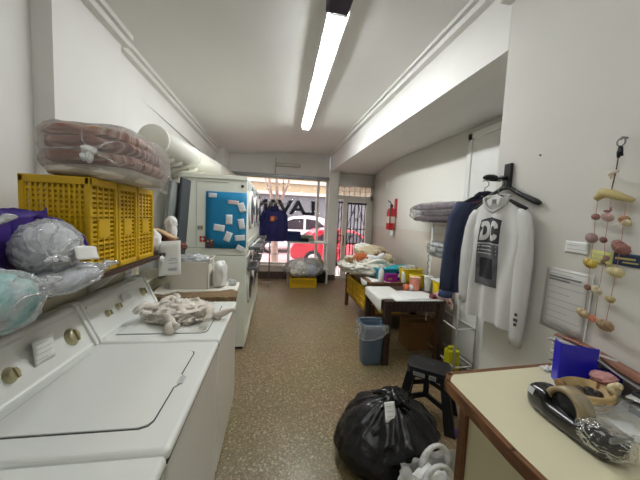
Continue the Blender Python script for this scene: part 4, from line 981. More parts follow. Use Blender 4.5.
def tub(c, sx, sy, h, label, name='yellow_tub'):
    t = thing(name, label, 'tub', c, 'yellow plastic tubs on the tables')
    x, y, z = c
    def f(u, v):
        a = u * 2 * math.pi; ca, sa = math.cos(a), math.sin(a); k = .4; w = .82 + .18 * v
        return (x + math.copysign(abs(ca) ** k, ca) * sx * w, y + math.copysign(abs(sa) ** k, sa) * sy * w, z + .002 + h * v)
    m = MB(); m.grid(f, 36, 6, .004); m.box(x - sx * .78, x + sx * .78, y - sy * .78, y + sy * .78, z + .003, z + .010); m.build('tub_body', yellow_d, t)
    m = MB(); m.tube([f(i / 36, 1.) for i in range(36)], .009, 6, closed=True); m.build('rim', yellow_d, t)
    return t
tub((2.00, 3.86, TT), .15, .12, .20, 'yellow tub with clutter on the long table by the pink jar')
tub((1.93, 3.52, TT), .10, .05, .17, 'yellow tub squeezed behind the pink jar')
tub((2.06, 3.16, TT + .006), .085, .075, .15, 'yellow tub on the dark table beside the grey canister')
m = MB(); m.box(1.98, 2.16, 3.08, 3.28, TT + .172, TT + .186, .005); tag(m.build('plastic_tray', white_pl), 'flat white tray lying on the yellow tub beside the canister', 'tray')
m = MB(); m.heap((2.0, 3.86, TT + .21), (.10, .07, .05), 91, .3, 2.5, None, 4); tag(m.build('clear_packing', clear_m), 'crumpled clear plastic in the yellow tub on the long table', 'plastic')
tr_ = thing('tape_roll', 'small orange and white roll lying beside the pink jar', 'roll', (1.70, 3.36, TT + .003))
m = MB(); m.lathe((1.70, 3.36, TT + .045), [(.018, -.028), (.042, -.028), (.042, .028), (.018, .028), (.018, -.028)], 22, axis=frame((0, 0, 0), (0, 1, 0), (0, 0, 1)).to_3x3()); m.build('roll_body', M('roll_orange', (206, 110, 74), .5), tr_)
m = MB(); m.lathe((1.755, 3.34, TT + .042), [(.016, -.018), (.038, -.018), (.038, .018), (.016, .018), (.016, -.018)], 22, axis=frame((0, 0, 0), (0, 1, 0), (0, 0, 1)).to_3x3()); m.build('white_reel', white_pl, tr_)
fcm = ramp_mat('floral_cloth', 'voronoi', [(0, (226, 204, 194)), (.5, (206, 150, 150)), (.75, (236, 226, 214)), (.9, (150, 70, 80))], 26, .9, .2)
m = MB(); m.heap((1.99, 2.99, TT + .035), (.11, .08, .045), 93, .3, 2.6, TT + .004, 4, .7); m.tube([(1.95, 2.95, TT + .05), (2.0, 2.91, TT + .02), (2.03, 2.90, TT - .05), (2.05, 2.90, TT - .10)], [.03, .034, .03, .012], 8)
tag(m.build('floral_cloth', fcm), 'pink floral cloth crumpled at the table corner under the jacket', 'cloth')
m = MB(); m.heap((1.86, 2.99, TT + .03), (.04, .045, .026), 94, .3, 2.4, TT + .004, 3, .6); tag(m.build('maroon_cloth', M('cloth_maroon', (104, 36, 44), .9, bump=.3)), 'small maroon cloth beside the floral cloth', 'cloth')
# chair-like wood piece under the near table (lower shelf with things)
cbx = thing('under_crate', 'brown cardboard box in the shade under the dark table', 'box', (1.72, 3.36, 0))
m = MB(); m.box(1.72, 2.12, 3.22, 3.52, .002, .36, .004); m.build('carton', M('carton_brown', (120, 84, 40), .8), cbx)
m = MB(); m.box(1.72, 2.12, 3.36, 3.38, .361, .365); m.build('tape_strip', M('tape_tan', (160, 130, 80), .4), cbx)
# wood crate end by the bin
wc = thing('wooden_block', 'brown wooden block standing behind the bin', 'block', (1.36, 3.66, 0))
m = MB(); m.box(1.33, 1.42, 3.66, 3.73, .002, .46, .012); m.build('block', wood_b, wc)

# bin
bn = thing('waste_bin', 'blue-grey plastic waste bin lined with a clear bag', 'bin', (1.13, 2.98, 0))
bm_ = M('bin_blue', (92, 112, 132), .45)
m = MB()
def bf_(u, v, g=0.):
    a = u * 2 * math.pi; ca, sa = math.cos(a), math.sin(a); k = .5; w = .80 + .20 * v
    return (1.135 + math.copysign(abs(ca) ** k, ca) * (.145 + g) * w, 3.0 + math.copysign(abs(sa) ** k, sa) * (.115 + g) * w, .003 + .47 * v)
m.grid(bf_, 40, 8, .005); m.box(1.03, 1.24, 2.92, 3.08, .004, .012); m.build('bin_body', bm_, bn)
m = MB(); m.tube([bf_(i / 40, 1.) for i in range(40)], .010, 6, closed=True); m.build('rim', bm_, bn)
bl_ = thing('bin_liner', 'clear plastic bag folded over the bin rim', 'bag', (1.135, 3.0, .3))
def lf(u, v):
    a = u * 2 * math.pi
    p = Vector(bf_(u, 1.0, .016)); d = (.07 + .11 * (.5 + .5 * math.sin(a * 1.0 + 4.2)) ** 2 + .02 * math.sin(a * 3)) * max(0, v - .25) / .75
    q = Vector((1.135, 3.0, p.z)); fl_ = .025 * noise.noise(Vector((math.cos(a) * 4, math.sin(a) * 4, v * 3))) + .012
    r = (p - q); r = r * (1 + (fl_ * .8 + .006 * math.sin(a * 9 + v * 3)) / .14 * min(1, v * 2))
    if v < .25: return q + r * (.93 + v * .3) + Vector((0, 0, -.05 * (1 - v / .25) + .012))
    return q + r + Vector((0, 0, .018 * (1 - v) - d))
m = MB(); m.grid(lf, 64, 14); m.build('liner', film('liner_film', (222, 230, 236), .26, .12), bl_)
m = MB(); m.tube([lf(i / 64, .98) for i in range(64)], .004, 5, closed=True); m.build('liner_hem', clear_m, bl_)

# wire rack against the niche wall, wrapped blankets on it
wr = thing('wire_rack', 'white metal rack against the niche wall holding wrapped blankets', 'rack', (2.02, 3.1, 0))
for (x, y) in ((1.99, 3.32), (2.185, 3.32), (1.93, 2.62), (2.16, 2.62)):
    m = MB(); m.tube([(x, y, .01), (x, y, 1.64)], .010, 8); m.build('post', white_mt, wr)
for z, nw_ in ((.10, 0), (.52, 0), (1.22, 7), (1.64, 7)):
    m = MB()
    c4 = [(1.99, 3.32, z), (2.185, 3.32, z), (2.16, 2.62, z), (1.93, 2.62, z)]
    for i in range(4): m.tube([c4[i], c4[(i + 1) % 4]], .008, 6)
    for k in range(1, nw_ + 1):
        f = k / 8; m.tube([Vector(c4[0]).lerp(Vector(c4[3]), f), Vector(c4[1]).lerp(Vector(c4[2]), f)], .004, 5)
    m.build('wire_shelf', white_mt, wr)
m = MB()
for i in range(5): m.tube([(1.985 + .02 * math.cos(a), 3.34, .86 + i * .085 + .04 * math.sin(a)) for a in [j * .6283 for j in range(10)]], .006, 6, closed=True)
m.build('hanging_rings', steel, wr)
def wrapped(c, r, label, clabel, col, seed):
    x, y, z = c; z0 = z - r[2]
    t = thing('folded_blanket', clabel, 'blanket', (x, y, z0))
    for k in range(3):
        h = 2 * r[2] / 3
        pad(y - r[1] * (.95 - .05 * k), y + r[1] * (.92 - .07 * ((k + 1) % 3)), x - r[0] * (.93 - .05 * (k % 2)), x + r[0] * .92, z0 + .004 + h * k * .96, z0 + h * (k + 1) * .98, seed + k, .5, .012).build('blanket_layer', col, t)
    t = thing('plastic_bag', label, 'bag', (x, y, z0))
    pad(y - r[1], y + r[1] * 1.02, x - r[0], x + r[0], z0 + .002, z + r[2] * 1.04, seed + 5, .55, .016, 54, 54, .010).build('film_wrap', clear_t, t)
    m = MB(); m.heap((x - r[0] * .98, y + r[1] * .45, z), (.03, .06, .03), seed, .5, 2, None, 3); m.build('tied_knot', clear_m, t)
    for q in range(5):
        a = q * 1.25 + .3; m = MB(); m.tube([(x - r[0] * 1.02, y + r[1] * .45 + s * .22 * math.cos(a), z + s * r[2] * .8 * math.sin(a)) for s in (.1, .4, .7, 1.)], [.007, .006, .004, .001], 6); m.build('film_crease', film('crease_film', (236, 236, 236), .22, .15), t)
wrapped((2.03, 3.20, 1.765), (.15, .66, .115), 'clear wrap round the purple-grey blanket on the rack top', 'purple-grey blanket lying on top of the wire rack', M('blanket_plum', (104, 88, 100), .95, var=.35, vscale=8, bump=.4), 101)
wrapped((2.05, 3.0, 1.315), (.125, .38, .085), 'clear wrap round the grey bundle on the middle rack shelf', 'grey-white bundle on the middle shelf of the wire rack', M('bundle_grey', (172, 176, 172), .95, var=.3, vscale=8, bump=.4), 105)
jc = thing('jerrycan', 'yellow-green plastic can on the floor below the hanging clothes', 'can', (1.985, 2.74, 0))
jm = M('can_yellow', (204, 200, 30), .4)
m = MB(); m.box(1.92, 2.05, 2.68, 2.80, .003, .25, .02, 3); m.build('can_body', jm, jc)
m = MB(); m.lathe((1.96, 2.74, .248), [(.03, 0), (.03, .03), (.026, .034), (0, .035)], 16); m.build('cap', jm, jc)
m = MB(); m.tube([(1.99, 2.74, .245), (1.99, 2.74, .285), (2.03, 2.74, .285), (2.03, 2.74, .245)], .010, 8); m.build('handle', jm, jc)
m = MB(); m.heap((1.98, 2.16, .16), (.16, .16, .16), 111, .3, 2.4, .003, 4, .7); tag(m.build('black_bag', black_gl), 'small black bag on the floor against the white niche door', 'bag')
# ================================================================== front right: stool, bags, counter, clothes
st = thing('step_stool', 'black folding plastic step stool behind the rubbish bag', 'stool', (1.33, 2.12, 0))
TS = Matrix.Translation((1.315, 2.09, 0)) @ Matrix.Rotation(R(-38), 4, 'Z') @ Matrix.Diagonal((1.06, 1.1, 1, 1))
m = MB(T=TS); oct_ = [(-.16, -.06), (-.13, -.11), (.13, -.11), (.16, -.06), (.16, .06), (.13, .11), (-.13, .11), (-.16, .06)]
m.prism(oct_, .425, .455, 'z', .008); m.build('seat', dark, st)
m = MB(T=TS); m.box(-.035, .035, -.014, .014, .450, .4565, .002); m.build('handle_slot', seal, st)
m = MB(T=TS); m.prism([(u * .97, v * .97) for u, v in oct_], .37, .426, 'z', .004); m.build('skirt', dark, st)
for sx in (-1, 1):
    for sy in (-1, 1):
        m = MB(T=TS); vs = []
        for (z, w, x, y) in ((.40, .030, .12, .085), (.20, .033, .155, .11), (.002, .038, .19, .135)):
            vs += [(sx * x - w, sy * y - .02, z), (sx * x + w, sy * y - .02, z), (sx * x + w, sy * y + .02, z), (sx * x - w, sy * y + .02, z)]
        m.add(vs, [(0, 1, 2, 3), (8, 11, 10, 9)] + [(i + o, (i + 1) % 4 + o, (i + 1) % 4 + o + 4, i + o + 4) for o in (0, 4) for i in range(4)], False); m.build('leg', dark, st)
for sy in (-1, 1):
    m = MB(T=TS); m.bar((-.165, sy * .115, .17), (0, sy * .10, .25), .018, .035); m.bar((0, sy * .10, .25), (.165, sy * .115, .17), .018, .035); m.bar((0, sy * .10, .24), (0, sy * .095, .40), .04, .02, (0, 1, 0)); m.build('side_brace', dark, st)
for sx in (-1, 1):
    m = MB(T=TS); m.bar((sx * .165, -.115, .17), (sx * .165, .115, .17), .018, .04); m.build('cross_brace', dark, st)
for (x0, x1, z0, z1) in ((-.10, -.015, .385, .415), (.015, .065, .382, .418)):
    m = MB(T=TS); m.box(x0, x1, -.1115, -.108, z0, z1); lb_ = m.build('sticker', M('sticker_grey', (176, 176, 172), .6), st)
    m = MB(T=TS)
    for k in range(3): m.box(x0 + .006, x1 - .006, -.1122, -.1114, z0 + .005 + k * .009, z0 + .009 + k * .009)
    m.build('sticker_print', ink_d, lb_)

# black rubbish bag with a paper label
bb = thing('rubbish_bag', 'large shiny black rubbish bag tied up on the floor', 'bag', (.84, 1.76, 0))
bagm = M('bag_black', (14, 14, 16), .26, var=.2, bump=.9, bscale=16)
m = MB()
def bagf(u, v):
    a = u * 2 * math.pi
    prof = [(.0, .30), (.10, .335), (.25, .36), (.45, .352), (.62, .315), (.75, .26), (.85, .185), (.92, .11), (.97, .055), (1.0, .045)]
    for (v0, r0), (v1, r1) in zip(prof[:-1], prof[1:]):
        if v <= v1: r = r0 + (r1 - r0) * (v - v0) / (v1 - v0); break
    cr = math.sin(a * 17 + 5 * noise.noise(Vector((math.cos(a) * 2, math.sin(a) * 2, v * 2)))) * .030 * max(0, (v - .35) / .65) ** 1.1
    d = Vector((math.cos(a), math.sin(a), v * 1.4))
    n1 = (1 - 2 * abs(noise.noise(d * 3.3 + Vector((4, 1, 2))))) * .022 + noise.noise(d * 1.5) * .045
    r = r * 1.03 + cr * (r / .3 + .15) + n1 * min(1, (1 - v) * 3)
    dent = -.045 * math.exp(-((v - .75) / .2) ** 2) * (1 + math.sin(a * 5))/2
    return (.815 + r * math.cos(a) * .93 + .03 * v, 1.76 + r * math.sin(a) * .84, .003 + .425 * v + dent * (1 - v))
m.grid(bagf, 110, 46); m.add([bagf(i / 30, 0) for i in range(30)], [tuple(range(30))], False); m.build('bag_body', bagm, bb)
m = MB()
m.heap((.865, 1.76, .41), (.09, .08, .045), 121, .6, 2.6, None, 4, .8)
for a in (.3, 1.4, 2.5, 3.9, 5.2): m.tube([(.855, 1.76, .40), (.855 + .06 * math.cos(a), 1.76 + .06 * math.sin(a), .43), (.855 + .15 * math.cos(a), 1.76 + .13 * math.sin(a), .40)], [.03, .026, .012], 7)
m.build('tied_knot', bagm, bb)
paper('paper_label', 'white paper label stuck on top of the black rubbish bag', 'label', (.735, 1.60, .352), (1, .12, -.05), (.10, .50, .55), .075, .115, 3, curl=.004)
# white plastic bag in front of it
wb = thing('carrier_bag', 'white translucent carrier bag on the floor before the counter', 'bag', (.85, 1.24, 0))
m = MB()
def cf(u, v):
    a = u * 2 * math.pi; d = Vector((math.cos(a), math.sin(a), v * 1.5))
    r = .19 * (1 + .1 * math.sin(v * 3)) * (1 - .22 * max(0, v - .6)) + .03 * (1 - 2 * abs(noise.noise(d * 2.6 + Vector((9, 2, 4))))) + .010 * math.sin(a * 13 + 4 * v)
    top = .05 * math.sin(a * 2 + .8) + .03 * noise.noise(d * 3)
    return (.85 + r * math.cos(a) * .85, 1.24 + r * math.sin(a) * .62, .003 + (.36 + top * v) * v)
m.grid(cf, 72, 22); m.build('bag_body', film('carrier_film', (238, 238, 236), .75, .3), wb)
for s in (-1, 1):
    m = MB(); m.tube([(.87 + .075 * math.cos(t) + s * .03, 1.24 + s * .06, .33 + .11 * math.sin(t)) for t in [i * math.pi / 12 for i in range(13)]], [.024 - .012 * math.sin(i * math.pi / 12) for i in range(13)], 7); m.build('handle', film('carrier_film2', (238, 238, 236), .95, .3), wb)
m = MB(); m.heap((.84, 1.24, .19), (.13, .085, .17), 131, .3, 2.6, .006, 4, .7); tag(m.build('white_cloth', M('cloth_inbag', (236, 236, 232), .9, var=.05, bump=.4)), 'white cloth filling the carrier bag', 'cloth')
m = MB(); m.box(1.415, 1.455, 1.85, 1.885, .002, .035, .008, rot=(0, 0, .5)); pp = thing('purple_clip', 'small purple plastic clip on the floor beside the stool', 'clip', (1.435, 1.87, 0)); m.build('clip_body', M('clip_purple', (110, 50, 190), .4), pp)
m = MB(); m.tube([(1.425, 1.84, .012), (1.42, 1.825, .010)], .006, 6); m.build('clip_tip', M('clip_purple', (110, 50, 190), .4), pp)

# counter
CZ = 1.0
ct = thing('counter', 'cream laminate counter with brown wooden edge along the right wall', 'counter', (1.03, .25, 0))
edge = [(.70, -.6), (.685, .655), (.705, 1.0), (.75, 1.055), (1.350, 1.093), (1.350, -.6)]
m = MB(); m.prism([(x + (.018 if x < 1.3 else .016), y - (.018 if y > 1 else 0)) for x, y in edge], CZ - .008, CZ, 'z'); m.build('laminate_top', laminate, ct)
m = MB()
for p, q in zip(edge[:4], edge[1:5]):
    p, q = Vector((*p, 0)), Vector((*q, 0)); d = (q - p).normalized(); n = Vector((d.y, -d.x, 0))
    for (o, z, w, h) in ((.009, CZ - .010, .020, .022), (.014, CZ - .030, .026, .022)):
        m.bar(p + n * o + Vector((0, 0, z)) - d * .004, q + n * o + Vector((0, 0, z)) + d * .004, w, h)
m.build('edge_moulding', wood_b, ct)
m = MB(); m.prism([(x + (.02 if x < 1.3 else .016), y - (.02 if y > 1 else 0)) for x, y in edge], CZ - .04, CZ - .0085, 'z'); m.build('core_board', wood_m, ct)
m = MB(); m.box(.81, 1.366, -.6, 1.0, .06, CZ - .041); m.box(.85, 1.366, -.6, .96, 0, .061); m.build('cabinet', laminate, ct)
m = MB(); m.box(.795, .83, .975, 1.02, .0, CZ - .041, .004); m.build('corner_post', wood_b, ct)
m = MB(); m.box(.803, .811, -.6, .975, CZ - .075, CZ - .041); m.build('under_trim', wood_b, ct)

# tape dispenser: heavy black rounded body, tan tape roll, clear wrapped front
td = thing('tape_dispenser', 'big glossy black tape dispenser with tan tape roll on the counter', 'tape dispenser', (.96, .72, CZ))
A = Vector((.955, .845, CZ)); B = Vector((.945, .565, CZ)); d = (B - A).normalized(); s_ = Vector((-d.y, d.x, 0)) * -1
TD = Matrix(((d.x, s_.x, 0, A.x), (d.y, s_.y, 0, A.y), (0, 0, 1, A.z), (0, 0, 0, 1)))     # local x along the body, +y towards the aisle
Ld = (B - A).length
def smooth(a, b, t): t = min(1, max(0, (t - a) / (b - a))); return t * t * (3 - 2 * t)
m = MB(T=TD)
def tdf(u, v):
    a = v * 2 * math.pi; ca, sa = math.cos(a), math.sin(a); k = .72
    e = max(0., 1 - abs((u - .5) / .5) ** 9) ** .5
    h = .047 - .016 * smooth(.26, .34, u) + .008 * smooth(.62, .72, u); w = .050
    return (Ld * u, math.copysign(abs(ca) ** k, ca) * w * e, max(.002, h + math.copysign(abs(sa) ** k, sa) * h * e))
m.grid(tdf, 60, 36); m.build('dispenser_body', black_gl, td)
axr = frame((0, 0, 0), d, (0, 0, 1)).to_3x3()
cR = TD @ Vector((.128, .002, .070))
m = MB(); m.lathe(cR, [(.047, -.024), (.060, -.026), (.060, .026), (.047, .024), (.047, -.024)], 44, axis=axr); ro = m.build('tape_roll', M('tape_tan2', (170, 152, 116), .35, spec=.6), td)
m = MB(); m.lathe(cR, [(.043, -.023), (.047, -.023), (.047, .023), (.043, .023), (.043, -.023)], 34, axis=axr); m.build('cardboard_core', M('core_brown', (120, 98, 70), .8), ro)
m = MB(); m.lathe(cR, [(0, -.020), (.042, -.020), (.042, .020), (0, .020)], 28, axis=axr); m.build('hub', dark, td)
m = MB(T=TD); m.heap((.228, -.002, .045), (.070, .055, .044), 141, .14, 2.6, .002, 5, .85); m.build('wrapped_head', film('wrap_film', (170, 172, 174), .035, .08), td)
m = MB(T=TD); m.box(.20, .272, -.044, .044, .003, .078, .02, 3); m.build('cutter_block', black_gl, td)
m = MB(T=TD); m.box(.266, .274, -.035, .035, .066, .080, .001); m.build('serrated_blade', steel, td)
m = MB(T=TD); m.add([(.150, -.024, .126), (.150, .024, .126), (.266, .022, .080), (.266, -.022, .080)], [(0, 1, 2, 3)], False); m.build('tape_strip', film('tape_film', (206, 198, 176), .22, .2), ro)
def stk(u, v):
    q = Vector(tdf(.07 + .10 * u, .02 + .085 * v)); return TD @ Vector((q.x, q.y * 1.01 + .0008, q.z + .0006))
m = MB(); m.grid(stk, 4, 4); m.build('label_sticker', M('sticker_silver', (190, 192, 192), .4), td)

# ceramic bowl with little figures, on the counter
BX, BY = 1.125, .80
bo = thing('ceramic_bowl', 'tan ceramic basket bowl holding small dark things on the counter', 'bowl', (BX, BY, CZ))
cer = M('ceramic_tan', (196, 168, 116), .45, var=.15, vscale=30, bump=.3)
m = MB(); m.lathe((BX, BY, CZ + .001), [(.040, 0), (.052, .004), (.070, .035), (.079, .070), (.072, .075), (.062, .040), (.045, .014), (0, .012)], 36, 1.08, .9); m.build('bowl_body', cer, bo)
for z, r in ((.022, .064), (.038, .072), (.054, .0765)):
    m = MB(); m.tube([(BX + r * 1.08 * math.cos(i * .2618), BY + r * .9 * math.sin(i * .2618), CZ + z) for i in range(24)], .005, 6, closed=True); m.build('woven_band', cer, bo)
m = MB(); m.heap((BX + .068, BY - .035, CZ + .082), (.020, .018, .022), 5, .1, 2, None, 4); m.heap((BX + .062, BY - .05, CZ + .104), (.013, .013, .013), 6, .1, 2, None, 3); m.tube([(BX + .056, BY - .060, CZ + .104), (BX + .05, BY - .068, CZ + .102)], [.004, .001], 6); m.build('chick_figure', M('ceramic_pale', (206, 190, 150), .4), bo)
m = MB(); m.heap((BX - .075, BY + .03, CZ + .072), (.014, .020, .018), 7, .1, 2, None, 3); m.build('rim_figure', M('ceramic_brown', (150, 112, 70), .4), bo)
for k, (x, y, c) in enumerate(((-.02, .0, (52, 42, 34)), (.01, -.015, (34, 30, 28)), (.0, .022, (90, 76, 60)), (.03, .012, (44, 38, 36)), (-.035, .02, (60, 56, 54)), (.035, -.012, (48, 40, 34)), (-.005, -.035, (38, 34, 34)))):
    m = MB(); m.heap((BX + x, BY + y, CZ + .050), (.018, .015, .014), k + 150, .2, 2, None, 3); tag(m.build('button', M('button_%d' % sum(c), c, .4)), 'small dark object lying in the ceramic bowl', 'trinket', 'trinkets in the ceramic bowl')
pf_ = thing('pink_figurine', 'small round jar topped with pink in front of the blue organizer', 'figurine', (1.235, .83, CZ))
m = MB(); m.lathe((1.232, .825, CZ + .001), [(.024, 0), (.038, .014), (.040, .055), (.034, .075), (.026, .080)], 22); m.build('jar_body', M('jar_brown', (142, 98, 66), .35), pf_)
m = MB(); m.heap((1.232, .825, CZ + .090), (.040, .036, .018), 161, .3, 3, None, 4); m.build('pink_top', M('top_pink', (206, 150, 146), .7, bump=.4), pf_)

# blue open desk organizer
bx2 = thing('blue_organizer', 'bright blue open desk organizer with a white sheet on the counter', 'organizer', (1.24, .89, CZ))
blu = M('organizer_blue', (34, 34, 190), .35, coat=.3)
T5 = Matrix.Translation((1.222, .905, CZ + .001)) @ Matrix.Rotation(R(-29), 4, 'Z')
def pn(name, *b):
    m = MB(T=T5); m.box(*b, .001); m.build(name, blu, bx2)
pn('front_panel', -.065, .058, -.004, .0, 0, .172)
pn('side_panel', -.065, -.061, .0, .055, 0, .172); pn('divider', .054, .058, .0, .055, 0, .15)
pn('low_panel', .058, .140, .0, .004, 0, .095); pn('side_panel', .136, .140, .004, .05, 0, .095)
pn('back_panel', -.065, .140, .046, .05, 0, .10); pn('base', -.065, .140, .0, .055, 0, .004)
m = MB(T=T5); m.grid(lambda u, v: (.05 + .08 * u, .016 + .010 * u, .006 + .145 * v - .02 * u * v), 5, 5, .001); tag(m.build('white_sheet', paper_m), 'folded white sheet standing in the blue organizer', 'paper')
# magazines piled against the wall behind it
MG = 'magazines piled behind the blue organizer'
zz = CZ + .002
for k, (lb_, c) in enumerate((('white lowest magazine of the pile behind the blue organizer', (222, 220, 214)), ('slate magazine second from the bottom behind the blue organizer', (92, 98, 104)), ('pale grey magazine third from the bottom behind the blue organizer', (196, 194, 190)),
                              ('charcoal magazine fourth from the bottom behind the blue organizer', (58, 60, 64)), ('beige magazine fifth from the bottom behind the blue organizer', (196, 184, 168)), ('grey magazine third from the top behind the blue organizer', (130, 128, 126)),
                              ('silver magazine second from the top of the pile behind the organizer', (176, 180, 184)), ('dull red magazine topmost of the flat pile behind the organizer', (150, 84, 72)))):
    h = .014
    t = thing('magazine', lb_, 'magazine', (1.322, 1.0, zz), MG)
    T6 = Matrix.Translation((1.320 - .004 * (k % 3), 1.003 + .010 * math.sin(k * 2.3), zz)) @ Matrix.Rotation(.05 * math.sin(k * 1.9), 4, 'Z')
    m = MB(T=T6); m.box(-.034, .034, -.062, .062, .001, h - .001, .002); m.build('pages', M('pages_white', (224, 220, 210), .8), t)
    m = MB(T=T6); m.box(-.036, .036, -.065, .065, h - .0015, h + .0005); m.build('cover', M('cover_%d' % k, c, .3, var=.25, vscale=14), t)
    zz += h + .001
def drape(u, v): return (1.268 + .094 * u, 1.085 - .36 * v, zz + .004 + .012 * math.sin(v * 5 + u) - .045 * max(0, v - .55) + .006 * math.sin(u * 6 + v * 3))
for k, (lb_, c, o) in enumerate((('open grey brochure lying along the wall on top of the magazine pile', (168, 164, 160), 0), ('curved red-brown brochure uppermost along the wall on the magazine pile', (146, 96, 78), .012))):
    m = MB(); m.grid(lambda u, v, o=o, k=k: Vector(drape(u * (1 - .3 * k) + .25 * k, v * .96 + .03 * k)) + Vector((0, 0, o + .006 * k * math.sin(u * 5))), 8, 20, .006); tag(m.build('brochure', M('brochure_%d' % k, c, .35, var=.3, vscale=16)), lb_, 'brochure')
BG = 'papers and folders piled at the right edge of the counter'
zz = CZ + .002
for k, (lb_, c, dx, dy, rot) in enumerate((('dark folder lowest of the pile at the right edge', (54, 58, 62), 0, 0, .05), ('white papers above the dark folder at the right edge', (226, 226, 222), -.01, .012, -.12), ('slate folder in the middle of the pile at the right edge', (84, 92, 100), .0, -.008, .08),
                                           ('thin white sheet second from the top at the right edge', (232, 230, 226), -.012, .01, .2), ('charcoal folder topmost of the pile at the right edge', (66, 66, 70), .004, .0, -.05))):
    T6 = Matrix.Translation((1.305 + dx, .70 + dy, zz)) @ Matrix.Rotation(rot, 4, 'Z'); h = (.022, .008, .020, .004, .012)[k]
    m = MB(T=T6); m.box(-.045, .045, -.13, .06, 0, h, .002); tag(m.build('folder', M('folder_%d' % k, c, .45, var=.1)), lb_, 'folder', BG)
    zz += h + .0015
# white crumpled paper, wire, clear packet with white card
m = MB(); m.grid(lambda u, v: (1.205 + .075 * u + .012 * v, 1.015 + .05 * v - .012 * u, CZ + .003 + .022 * abs(noise.noise(Vector((u * 3, v * 3, 4)))) * 1.6), 12, 10, .001); tag(m.build('crumpled_paper', paper_m), 'small crumpled white paper at the back of the counter', 'paper')
m = MB(); m.tube([(1.235, .985, CZ + .006), (1.258, .965, CZ + .008), (1.262, .95, CZ + .006), (1.235, .955, CZ + .006), (1.215, .975, CZ + .004)], .0022, 6); tag(m.build('wire_clip', steel), 'bent metal wire beside the crumpled paper', 'wire')
cp = thing('clear_packet', 'clear crumpled packet beside the tape dispenser on the counter', 'packet', (1.13, .68, CZ))
m = MB(); m.grid(lambda u, v: (1.018 + .225 * u + .02 * v, .585 + .145 * v + .03 * u, CZ + .026 + .020 * (1 - 2 * abs(noise.noise(Vector((u * 3, v * 3.4, 8))))) + .018 * math.sin(u * 3.1)), 30, 26); m.build('film', film('packet_film', (226, 230, 232), .28, .1), cp)
m = MB(T=Matrix.Translation((1.095, .675, CZ + .003)) @ Matrix.Rotation(-.5, 4, 'Z')); m.box(-.042, .042, -.032, .032, 0, .022, .002); tag(m.build('white_card', paper_m), 'white card block inside the clear packet', 'card')

# ------------------------------------------------------------------ right wall: hook, hangers, clothes, notices, shells
hk = thing('wall_hook', 'black coat hook bracket on the corner of the right wall', 'hook', (XR, 1.5, 1.9))
m = MB(); m.box(XR - .022, XR - .001, 1.475, 1.525, 1.87, 2.01, .005); m.build('back_plate', dark, hk)
m = MB(); m.tube([(XR - .02, 1.50, 1.925), (1.315, 1.515, 1.915), (1.27, 1.53, 1.918), (1.25, 1.54, 1.928)], [.013, .013, .014, .016], 10); m.build('arm', dark, hk)
m = MB(); m.heap((1.272, 1.535, 1.927), (.045, .03, .018), 171, .15, 3, None, 4); m.build('ridged_tip', dark, hk)
# white long sleeve shirt; x axis runs from the far shoulder to the near one
Pf, Pn = Vector((1.30, 1.695, 1.81)), Vector((1.325, 1.295, 1.81))
mid = (Pf + Pn) / 2 + Vector((-.012, 0, .012)); xa = (Pn - Pf).normalized()
SHT = frame(mid, xa, (0, 0, 1))           # local: x along shoulders, y up, z out of the wall side
SHT = SHT @ Matrix(((1, 0, 0, 0), (0, 0, 1, 0), (0, -1, 0, 0), (0, 0, 0, 1)))   # local z up, -y faces the room
hs = (Pn - Pf).length / 2
fr = garment(SHT, hs * .98, hs * 1.10, .76, .034, 5.0, .018, drop=.10)
ws = thing('white_shirt', 'white long-sleeved shirt with dark printed panel hanging on the hook', 'shirt', (mid.x, mid.y, 1.1))
m = body_mesh(fr, 44, 40); m.build('body', cotton, ws)
for s in (-1, 1):
    L_ = .83 if s > 0 else .70
    sleeve(SHT, [(s * (hs * .78), .004, -.085, .03, .014), (s * (hs * .86), .002, -.12, .045, .020), (s * (hs * .95), .000, -.20, .050, .026), (s * (hs * 1.02), -.004, -.36, .052, .028), (s * (hs * 1.03), -.006, -.56, .047, .026), (s * (hs * 1.02), -.006, -L_ + .05, .040, .024), (s * (hs * 1.02), -.006, -L_, .034, .020)], 3 + s).build('sleeve', cotton, ws)
# collar: a ribbed rim and the darker inside with a neck label
def neck(a, r=1., off=.0):
    """oval neckline on the chest: the front dips, the back stays at the hanger"""
    x = .088 * math.cos(a) * r; s = math.sin(a)
    z = -.012 - (.085 * r * max(0, -s) ** 1.2) + .010 * max(0, s)
    if s <= 0:
        q = SHT.inverted() @ fr(x / hs, min(.5, -z / .76), 1, .003); y = q.y - off
    else: y = .012 * s - .004
    return SHT @ Vector((x, y, z))
m = MB(); m.tube([neck(i / 48 * 2 * math.pi) for i in range(48)], .0075, 7, closed=True); m.build('collar', M('collar_grey', (196, 196, 194), .9), ws)
m = MB(); m.add([neck(i / 32 * 2 * math.pi, .97, .004) for i in range(32)], [tuple(range(32))], False); ins = m.build('neck_lining', M('lining', (150, 148, 142), .9), ws)
m = MB(T=SHT); m.box(.005, .035, -.045, -.043, -.055, -.03); m.build('neck_label', M('label_grey', (120, 120, 120), .8), ins)
